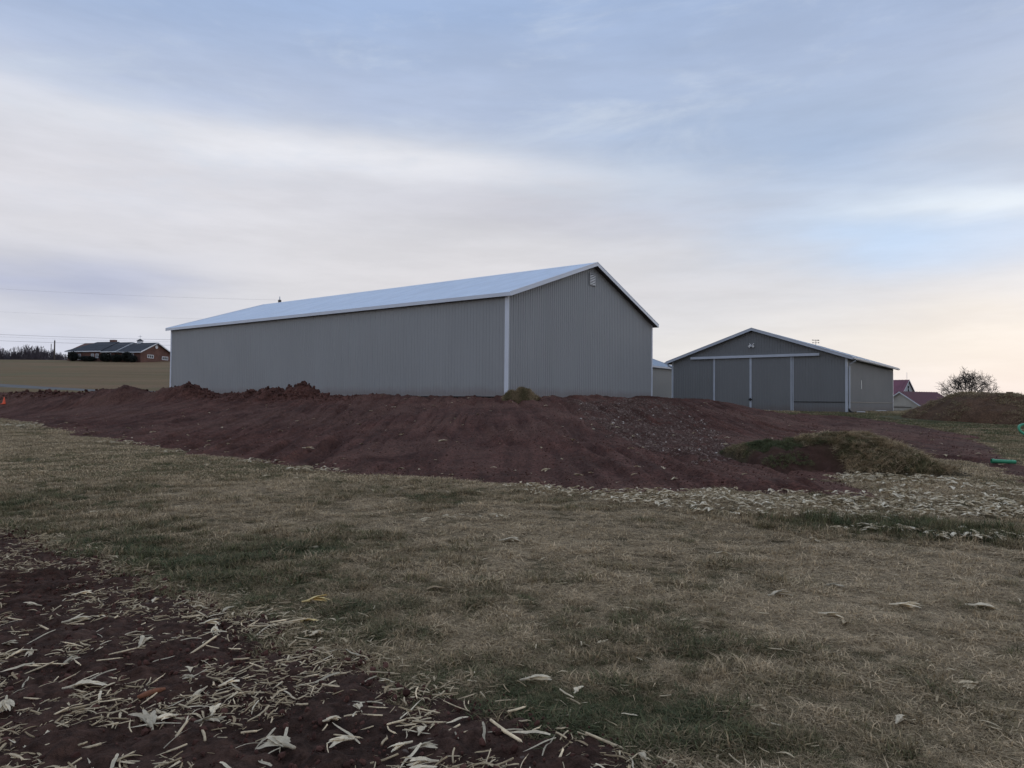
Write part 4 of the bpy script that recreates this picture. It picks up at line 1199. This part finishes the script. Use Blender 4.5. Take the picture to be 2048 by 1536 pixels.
def tufts(n, y0, y1, power, mult, far=False):
    X, Y = frustum_pts(n, y0, y1, .86, power)
    k = on_grass(X, Y); X, Y = X[k], Y[k]
    g = green_mask(X, Y)
    n = len(X)
    strip = np.zeros(n)
    for cx, cy, rx, ry, w in GREEN:
        if w > 1.0: strip = np.maximum(strip, np.exp(-((X - cx) / rx) ** 2 - ((Y - cy) / ry) ** 2))
    isg = g + (r.random(n) - .5) * .8
    if far: idx = 14 + r.integers(0, 5, n)
    else:
        idx = np.where(isg > .62, 10 + r.integers(0, 4, n), np.where(isg < .28, 6 + r.integers(0, 4, n), r.integers(0, 6, n)))
    tint = np.clip(.06 + g * .80 + (r.random(n) - .5) * .85, 0, 1)
    cl_n = fbm(X / .22, Y / .22, 3, 181)
    s = mult * (.6 + .6 * r.random(n)) * (.55 + .95 * sm(.3, .68, cl_n))
    S = np.stack([s, s, s * (.75 + .5 * fbm(X / .8, Y / .8, 2, 121)) * (1 + 1.1 * strip)], 1)
    Z = ground_z(X, Y)
    if not far: Z = Z + (fbm(X / .22, Y / .22, 3, 71) - .5) * .03 * sm(22, 8, np.hypot(X, Y))
    R = np.stack([np.zeros(n), np.zeros(n), r.random(n) * 6.283], 1)
    return np.stack([X, Y, Z], 1), R, S, idx, tint
A = [tufts(34000, 2.2, 6.0, .35, 1.0), tufts(42000, 6.0, 14, .3, 1.35), tufts(36000, 13, 30, .3, 1.1, True), tufts(26000, 28, 62, .2, 1.9, True)]
cat = [np.concatenate([a[i] for a in A]) for i in range(5)]
gr = scatter('grass', *cat, c_grass)
tag(gr, 'short dormant tan and green lawn grass', 'grass', kind='stuff')

# grass on the sod mound, drooping straw on its flanks
def mound_grass(name, D, n, parent, cond, tintf, mult, idxr, label=None):
    flat = np.flatnonzero((D['h'] > .09).ravel() & cond.ravel())
    pick = r.choice(flat, n)
    g = lambda k: D[k].ravel()[pick]
    step = abs(D['lx'][0, 1] - D['lx'][0, 0])
    jx, jy = (r.random(n) - .5) * step, (r.random(n) - .5) * step
    P = np.stack([g('x') + jx - parent.location.x, g('y') + jy - parent.location.y, g('z') - parent.location.z], 1)
    gy_, gx_ = np.gradient(D['z'], step)
    nx_, ny_ = -gx_.ravel()[pick], -gy_.ravel()[pick]
    rotx = np.arctan2(-ny_, 1) * .8; roty = np.arctan2(nx_, 1) * .8
    R = np.stack([rotx, roty, r.random(n) * 6.283], 1)
    s = mult * (.6 + .8 * r.random(n))
    S = np.stack([s, s, s], 1)
    return scatter(name, P, R, S, idxr[0] + r.integers(0, idxr[1], n), np.clip(tintf(g('lx'), g('ly'), g('x'), g('y')) + (r.random(n) - .5) * .3, 0, 1), c_grass, 'stuff', parent)
topf = lambda lx, ly, x, y: .50 + .3 * sm(-1.2, -2.0, lx) + .75 * sm(.35, .6, fbm(x / .6, y / .6, 3, 131)) - .28 - .5 * np.exp(-((lx - 1.0) / .9) ** 2 - ((ly + .9) / .8) ** 2)
mound_grass('grass', SOD, 4200, sodm, SOD['e'] < .45, topf, 1.15, (10, 4))
mound_grass('straw', SOD, 2600, sodm, (SOD['e'] < .6) & (SOD['lx'] > -.9) & (SOD['ly'] < .1), lambda lx, ly, x, y: .22 + .45 * sm(.45, .65, fbm(x / .35, y / .35, 3, 191)), 1.5, (6, 4))
mound_grass('sod_clump', SOD, 170, sodm, (np.hypot((SOD['lx'] + 1.55) / .6, (SOD['ly'] + 1.05) / .45) < 1), lambda lx, ly, x, y: .85 + 0 * lx, .9, (10, 4))
mound_grass('straw', BROWN, 900, bm2, fbm(BROWN['x'] / 1.5, BROWN['y'] / 1.5, 3, 137) > .5, lambda lx, ly, x, y: .5 + 0 * lx, 1.6, (14, 5))
CUT['h'] = CUT['h'] + .07
mound_grass('grass', CUT, 1500, hg, CUT['h'] > 0, lambda lx, ly, x, y: .42 + .2 * np.sin(lx * 9), 1.6, (10, 4))

# stones and clods
def rock_mesh(name, r, sub=1):
    import bmesh
    bm = bmesh.new(); bmesh.ops.create_icosphere(bm, subdivisions=sub, radius=1)
    sc3 = np.array([1, .6 + .4 * r.random(), .45 + .4 * r.random()])
    for v in bm.verts:
        k = .72 + .5 * r.random()
        v.co = Vector((v.co.x * sc3[0] * k, v.co.y * sc3[1] * k, v.co.z * sc3[2] * k))
    me = bpy.data.meshes.new(name); bm.to_mesh(me); bm.free()
    attr(me, 'bl', [.5] * len(me.vertices)); return me
rocks = [rock_mesh('rock', r) for _ in range(8)]
c_rock = proto_collection('stone', rocks, MAT['stones'])
c_clod = proto_collection('clod', [m.copy() for m in rocks], MAT['clods'])
STONE = [tuple(shit(*q)[:2]) for q in [(1120, 806), (1200, 800), (1320, 801), (1352, 812), (1420, 845), (1486, 892), (1500, 912), (1400, 916), (1310, 908), (1250, 885), (1180, 845)]]
def stone_pts(n, box, poly, ragged=.8):
    X = box[0] + (box[1] - box[0]) * r.random(n); Y = box[2] + (box[3] - box[2]) * r.random(n)
    d = sdf(poly, X, Y) + (fbm(X / .9, Y / .9, 3, 141) - .5) * 2.2 + r.exponential(.25, n) * ragged * 0
    k = (d < -.25 * r.random(n)) & (fbm(X / .6, Y / .6, 3, 143) > .26 + .22 * r.random(n))
    return X[k], Y[k], d[k]
sx_ = [p[0] for p in STONE]; sy_ = [p[1] for p in STONE]
X, Y, d = stone_pts(110000, (min(sx_) - 1, max(sx_) + 1, min(sy_) - 1, max(sy_) + 1), STONE)
n = len(X); Z = surf_z(X, Y)
big_ = r.random(n) ** 9
S = .008 + .014 * r.random(n) + .050 * big_
tint = np.clip(.05 + .62 * r.random(n) + .75 * (r.random(n) > .95) * r.random(n) + .2 * big_, 0, 1)
gv = scatter('stones', np.stack([X, Y, Z + S * .1], 1), r.random((n, 3)) * 6.28, np.repeat(S[:, None], 3, 1), r.integers(0, 8, n), tint, c_rock)
tag(gv, 'broken stones spilled down the right flank of the red bank', 'stones', kind='stuff')
# loose clods over the bank, thick along its ridge
nC = 150000
X, Y = frustum_pts(nC, 11.5, 60, .80, .35)
_, m_ = bank_z(X, Y, False); dc_ = sdf(CREST, X, Y)
aa, bb_ = ab(X, Y)
ridge = np.exp(-((dc_ - 1.0) / 1.8) ** 2) * sm(2, 10, bb_)
keep = (m_ < .15) & ((r.random(nC) < (.12 + .5 * sm(.42, .62, fbm(X / 1.4, Y / 1.4, 3, 173))) + .65 * ridge) & (dc_ > -2.5))
X, Y, ridge = X[keep], Y[keep], ridge[keep]; n = len(X)
S = .006 + .013 * r.random(n) + .018 * r.random(n) ** 8 + ridge * (.04 * r.random(n) + .17 * r.random(n) ** 6)
Z = surf_z(X, Y)
cl = scatter('clods', np.stack([X, Y, Z + S * .15], 1), r.random((n, 3)) * 6.28, np.repeat(S[:, None], 3, 1), r.integers(0, 8, n), np.clip(r.random(n) * .9 + .4 * (r.random(n) > .96), 0, 1), c_clod)
tag(cl, 'loose clods strewn over the red dirt bank', 'clods', kind='stuff')
# clods on the tilled strip
X = -8 + 10 * r.random(26000); Y = 2.0 + 6.5 * r.random(26000)
k = (till_mask(X, Y) < -.02) & (np.abs(X) < Y * .9 + .4); X, Y = X[k], Y[k]; n = len(X)
S = .003 + .007 * r.random(n) + .022 * r.random(n) ** 8
cl2_ = scatter('soil_crumbs', np.stack([X, Y, till_z(X, Y) + .006], 1), r.random((n, 3)) * 6.28, np.repeat(S[:, None], 3, 1), r.integers(0, 8, n), r.random(n) * .8, c_clod)
tag(cl2_, 'crumbs and clods of the tilled red soil', 'soil crumbs', kind='stuff')

# ------------------------------------------------------------------ corn residue
def stalk_mesh(name, r, L, rad, splinter=True):
    mb = MB(); n = 5
    bend = (r.random() - .5) * .25
    pts = [(L * (t - .5), bend * L * (4 * t * (1 - t)) * .5, rad * .9 + .15 * rad * math.sin(t * 9)) for t in np.linspace(0, 1, n)]
    rr = [rad * (1 + .18 * (r.random() - .5)) for _ in range(n)]
    if L > .1: rr[2] *= 1.18
    mb.tube(pts, rr, 6)
    if splinter:
        for e in (0, -1):
            if r.random() < .7:
                p = pts[e]; s = -1 if e == 0 else 1
                l = .02 + .05 * r.random(); o = (r.random() - .5) * .03
                mb.prism([(p[0], p[1] - rad * .6, p[2]), (p[0], p[1] + rad * .5, p[2] + .002), (p[0] + s * l, p[1] + o, p[2] + (r.random() - .3) * .02)], (0, 0, .0016))
    me = mb.mesh(name, True); return me
def strip(mb, r, base, ang, L, w, lift, curl, cup=.35, n=6):
    """dry leaf: a curling, cupped ribbon with some thickness of fold"""
    x, y, z = base; a = ang; el_ = lift
    rows = []
    tw = (r.random() - .5) * 1.2
    for k in range(n + 1):
        t = k / n
        ww = w * (math.sin(math.pi * min(1, .18 + .8 * t)) ** .7) * (.9 + .2 * r.random())
        sx, sy = -math.sin(a), math.cos(a)
        tz_ = math.sin(tw * t) * ww * .5
        rg = .8 + .4 * r.random(); rl = .8 + .4 * r.random()
        rows.append([(x - sx * ww * rl / 2, y - sy * ww * rl / 2, max(0, z + cup * ww - tz_)), (x, y, z), (x + sx * ww * rg / 2, y + sy * ww * rg / 2, max(0, z + cup * ww * .7 + tz_))])
        st = L / n
        x += math.cos(a) * math.cos(el_) * st; y += math.sin(a) * math.cos(el_) * st; z = max(.002, z + math.sin(el_) * st)
        el_ -= curl / n; a += (r.random() - .5) * .35
    i0 = len(mb.v)
    for row in rows: mb.v += row
    for k in range(n):
        for j in (0, 1):
            a_ = i0 + k * 3 + j; mb.f.append((a_, a_ + 1, a_ + 4, a_ + 3))
def husk_mesh(name, r, L=.16, leaves=6, open_=.5):
    mb = MB()
    a0 = 0
    for k in range(leaves):
        strip(mb, r, (-.02 + .01 * r.random(), (r.random() - .5) * .015, .008 + .008 * r.random()), a0 + (r.random() - .5) * open_ * 2, L * (.7 + .5 * r.random()), .022 + .020 * r.random(), .05 + .28 * r.random(), .3 + .5 * r.random(), .22, 8)
    mb.tube([(-.065, 0, .012), (-.03, 0, .014), (-.005, 0, .014)], [.006, .008, .013], 6)
    return mb.mesh(name, True)
def leaf_mesh(name, r, L):
    mb = MB(); strip(mb, r, (-L / 2, 0, .006), (r.random() - .5) * .5, L, .008 + .013 * r.random(), .05 + .2 * r.random(), .3 + .8 * r.random(), .4, 9); return mb.mesh(name, True)
stalks = [stalk_mesh('corn_stalk', r, L, .0042 + .0040 * r.random()) for L in (.07, .09, .11, .13, .15, .17, .19, .21, .24, .28, .12, .16)]
husks = [husk_mesh('corn_husk', r, .10 + .06 * r.random(), int(5 + r.integers(0, 5)), .2 + .45 * r.random()) for _ in range(9)]
leaves = [leaf_mesh('corn_leaf', r, .10 + .16 * r.random()) for _ in range(8)]
for me in stalks: me.materials.append(MAT['stalk'])
for me in husks + leaves: me.materials.append(MAT['husk'])

def place(name, me, x, y, z, rz, s, label, cat, group=None, tilt=.12):
    o = bpy.data.objects.new(name, me); COL.objects.link(o)
    o.location = (x, y, z); o.rotation_euler = ((random.random() - .5) * tilt, (random.random() - .5) * tilt * 1.6, rz); o.scale = (s, s, s)
    o['label'] = label; o['category'] = cat
    if group: o['group'] = group
    return o
# the ones that stand out in the photograph
HUSK = [(152, 1392, 1.15, 0, .2, 'large pale corn husk on the soil, low near the left margin'), (300, 1468, 1.15, 1, 2.2, 'large pale husk with spread leaves near the bottom edge, left of the cut stalk'),
        (566, 1512, 1.3, 2, 2.6, 'pale corn husk at the very bottom edge of the tilled soil, in its middle'), (283, 1303, 1.0, 3, 1.7, 'small pale husk in the middle of the stubble, above the rust-coloured cob'),
        (608, 1250, 1.15, 4, .05, 'yellow-tinged corn husk just past the soil edge, the lower of two'), (622, 1208, 1.2, 5, .25, 'yellow-tinged corn husk on green turf above the soil edge, the upper of two'),
        (452, 1385, .9, 6, 1.1, 'pale husk right of the rust-coloured cob on the soil'), (145, 1256, 1.2, 7, .9, 'pale husk high in the stubble near the left margin'),
        (1796, 1452, 1.1, 7, .9, 'cream husk alone on the grass in the lower right corner area'), (1955, 1221, 1.7, 0, -.35, 'rightmost and largest cream husk in the row on the right-hand turf'), (1800, 1217, 1.5, 1, -.4, 'second husk from the right in the row on the right-hand turf'),
        (1655, 1236, 1.3, 3, -.3, 'third husk from the right in the row on the right-hand turf'), (1550, 1196, 1.4, 5, .3, 'leftmost husk in the row on the right-hand turf'), (1660, 1176, 1.2, 6, -.15, 'small husk a little above the row on the right-hand turf'),
        (1014, 1086, 1.9, 2, .05, 'pale husk bundle on the turf below the central litter patch'), (1062, 1368, 1.3, 7, .1, 'pale husk on green turf at bottom centre, left of a smaller one'), (1155, 1390, 1.0, 4, 1.1, 'smaller pale husk on green turf at bottom centre'),
        (1440, 1111, 1.2, 8, -.2, 'small pale husk on the tan turf left of the dark green grass strip'), (160, 1200, 1.0, 2, .5, 'pale husk at the upper soil edge near the left margin'), (620, 1100, .8, 1, .3, 'tiny pale husk in the dark green patch on the left turf')]
def zs(x, y): return float(till_z(np.array([x]), np.array([y]))[0])
for px, py, s, k, a, lab in HUSK:
    p = ghit(px, py); place('corn_husk', husks[k % len(husks)], p[0], p[1], zs(p[0], p[1]) + .006, a, s * (.78 if px > 900 else .9), lab, 'corn husk', 'corn husks')
    if 'yellow' in lab:
        o = COL.objects[-1]; o.material_slots[0].link = 'OBJECT'; o.material_slots[0].material = MAT['yhusk']
p = ghit(303, 1406); q = MB(); q.tube([(-.07, 0, .018), (-.03, 0, .02), (.03, .004, .02), (.07, 0, .017)], [.010, .016, .015, .008], 9)
o = q.build('corn_cob', MAT['cob'], None, True); o.location = (p[0], p[1], zs(p[0], p[1]) + .004); o.rotation_euler = (0, 0, .9); tag(o, 'rust-coloured bare corn cob lying on the tilled soil', 'corn cob')
for px, py, L_, a, lab in [(405, 1487, .16, 2.1, 'pale cut stalk lying up the slope of the soil at the bottom, left of centre'), (855, 1462, .13, .1, 'short thick cream stalk piece lying crosswise near the soil edge, bottom centre'), (1010, 1480, .2, -.9, 'long pale stalk piece at the soil edge, rightmost of the thick pieces at bottom centre')]:
    p = ghit(px, py); place('corn_stalk', stalks[4], p[0], p[1], zs(p[0], p[1]) + .008, a, L_ / .15 * 1.15, lab, 'corn stalk', 'corn stalks')
# 290 stalk pieces and 120 husks and leaves nearest the camera, told apart by nothing
def till_xy(n, y0, y1, edge=-.05, power=.2):
    out = []
    while len(out) < n:
        X, Y = frustum_pts(400, y0, y1, .80, power)
        k = (till_mask(X, Y) < edge) & (X > -6.5)
        out += list(zip(X[k], Y[k]))
    return out[:n]
for i, (x, y) in enumerate(till_xy(285, 2.45, 5.0)):
    a = random.gauss(.25, .75) if random.random() < .65 else random.random() * 3.14
    place('corn_stalk', stalks[random.randrange(len(stalks))], x, y, zs(x, y) + .006 + .012 * random.random(), a, .38 + .40 * random.random(), 'dry tan corn stalk piece among the stubble on the tilled red soil', 'corn stalk', 'corn stalk pieces littering the tilled soil', .35)
for i, (x, y) in enumerate(till_xy(60, 2.45, 5.4)):
    place('corn_husk', husks[random.randrange(len(husks))], x, y, zs(x, y) + .006, random.random() * 6.28, .4 + .42 * random.random(), 'crumpled pale corn husk among stalk pieces on the tilled red soil', 'corn husk', 'small husks among the stubble', .3)
for i, (x, y) in enumerate(till_xy(160, 2.45, 5.4)):
    place('corn_leaf', leaves[random.randrange(len(leaves))], x, y, zs(x, y) + .008, random.random() * 6.28, .5 + .5 * random.random(), 'narrow dry corn leaf curled on the tilled red soil', 'corn leaf', 'dry leaves among the stubble', .3)

# the rest, too many and too small to pick apart
lit = []
for me in [stalk_mesh('bit', r, .05 + .1 * r.random(), .003 + .0035 * r.random(), False) for _ in range(6)] + [leaf_mesh('bit', r, .05 + .09 * r.random()) for _ in range(6)] + [m.copy() for m in husks[:5]]:
    if 'bl' not in me.attributes: attr(me, 'bl', r.random(len(me.vertices)))
    lit.append(me)
c_lit = proto_collection('litter', lit, MAT['litter'])          # 0-5 stalk bits, 6-11 leaf bits, 12-16 husks
def litter(name, X, Y, Z, s, idx, tint, label):
    n = len(X)
    R = np.stack([(r.random(n) - .5) * .4, (r.random(n) - .5) * .4, r.random(n) * 6.283], 1)
    o = scatter(name, np.stack([X, Y, Z], 1), R, np.repeat(np.asarray(s)[:, None], 3, 1), idx, tint, c_lit)
    return tag(o, label, 'corn litter', kind='stuff')
# chaff on the tilled strip
X, Y = frustum_pts(95000, 2.3, 9.5, .84, .1); tmk = till_mask(X, Y)
k = (tmk < .15 + .25 * r.random(len(X))) & (fbm(X / .4, Y / .4, 3, 151) > .38 + .18 * r.random(len(X))); X, Y = X[k], Y[k]; n = len(X)
s = .13 + .7 * r.random(n) ** 2.4
litter('corn_chaff', X, Y, till_z(X, Y) + .008, s, np.where(r.random(n) < .6, r.integers(0, 6, n), 6 + r.integers(0, 6, n)), np.clip(.15 + .6 * r.random(n), 0, 1), 'fine corn chaff and stalk bits over the tilled soil')
# husk litter in the turf: thick band at the foot of the bank, strewn patches, thin everywhere
BAND = spots_world([(1250, 990, 190, 12, 1.0), (1450, 1003, 230, 20, 1.2), (1680, 1018, 240, 22, 1.2), (1880, 1010, 200, 30, .9), (1800, 965, 130, 16, .8), (1960, 980, 120, 26, .6), (1660, 1035, 240, 10, .9), (1980, 1080, 110, 8, 1.3), (1800, 1066, 130, 7, .8), (960, 1042, 130, 10, .35), (1000, 1075, 110, 10, .25), (720, 942, 130, 7, .8), (560, 926, 90, 6, .6), (640, 960, 180, 14, .25), (420, 905, 120, 7, .5), (300, 888, 120, 6, .5), (120, 852, 160, 7, .55), (1130, 978, 110, 6, .9), (1260, 1245, 120, 20, .22), (980, 1210, 200, 20, .15), (1700, 1440, 120, 30, .1), (1560, 1520, 130, 25, .2), (1330, 1525, 200, 25, .2)])
def band_density(X, Y):
    d = np.zeros_like(X)
    for cx, cy, rx, ry, w in BAND: d = np.maximum(d, w * np.exp(-((X - cx) / rx) ** 2 - ((Y - cy) / ry) ** 2))
    return d
X, Y = frustum_pts(120000, 2.4, 45, .82, .1)
m_ = bank_z(X, Y, False)[1]; tmk = till_mask(X, Y)
dens = np.clip(band_density(X, Y), 0, 1) * (.35 + 1.1 * sm(.35, .62, fbm(X / .7, Y / .7, 3, 161))) * 1.15 + .055 * (.4 + 1.2 * sm(.4, .65, fbm(X / 1.5, Y / 1.5, 3, 171))) * sm(30, 6, Y) + .07 * np.exp(-(tmk / .45) ** 2)
k = (r.random(len(X)) < dens) & (m_ > -.25 * r.random(len(X))) & (tmk > 0) & ~(((X - sc[0]) / 2.3) ** 2 + ((Y - sc[1]) / 1.7) ** 2 < 1)
X, Y = X[k], Y[k]; n = len(X)
inb = band_density(X, Y) > .25
s = np.where(inb, .30 + .75 * r.random(n), .2 + .6 * r.random(n) ** 1.6) * (1 + .25 * sm(8, 25, Y))
idx = np.where(r.random(n) < np.where(inb, .55, .06), 12 + r.integers(0, 5, n), np.where(r.random(n) < .5, r.integers(0, 6, n), 6 + r.integers(0, 6, n)))
litter('corn_litter', X, Y, ground_z(X, Y) + np.where(inb, .065, .026), s, idx, np.clip(np.where(inb, .45, .22) + .6 * r.random(n), 0, 1), 'pale husk litter strewn over the turf and banked at the foot of the red dirt')
p = shit(612, 898); place('corn_husk', husks[3], p[0], p[1], p[2] + .01, .3, 1.6, 'conspicuous white husk scrap lying alone on the red bank, left of its middle', 'corn husk', 'corn husks')
# a few scraps on the dirt
X, Y = frustum_pts(9000, 12, 40, .8, .3); m_ = bank_z(X, Y, False)[1]
k = (m_ < -.1) & (r.random(len(X)) < .05 + .25 * np.exp(m_ / .8)); X, Y = X[k], Y[k]; n = len(X)
litter('husk_scraps', X, Y, surf_z(X, Y) + .012, .5 + .8 * r.random(n), 6 + r.integers(0, 11, n), np.clip(.3 + .6 * r.random(n), 0, 1), 'scattered husk scraps on the red dirt')
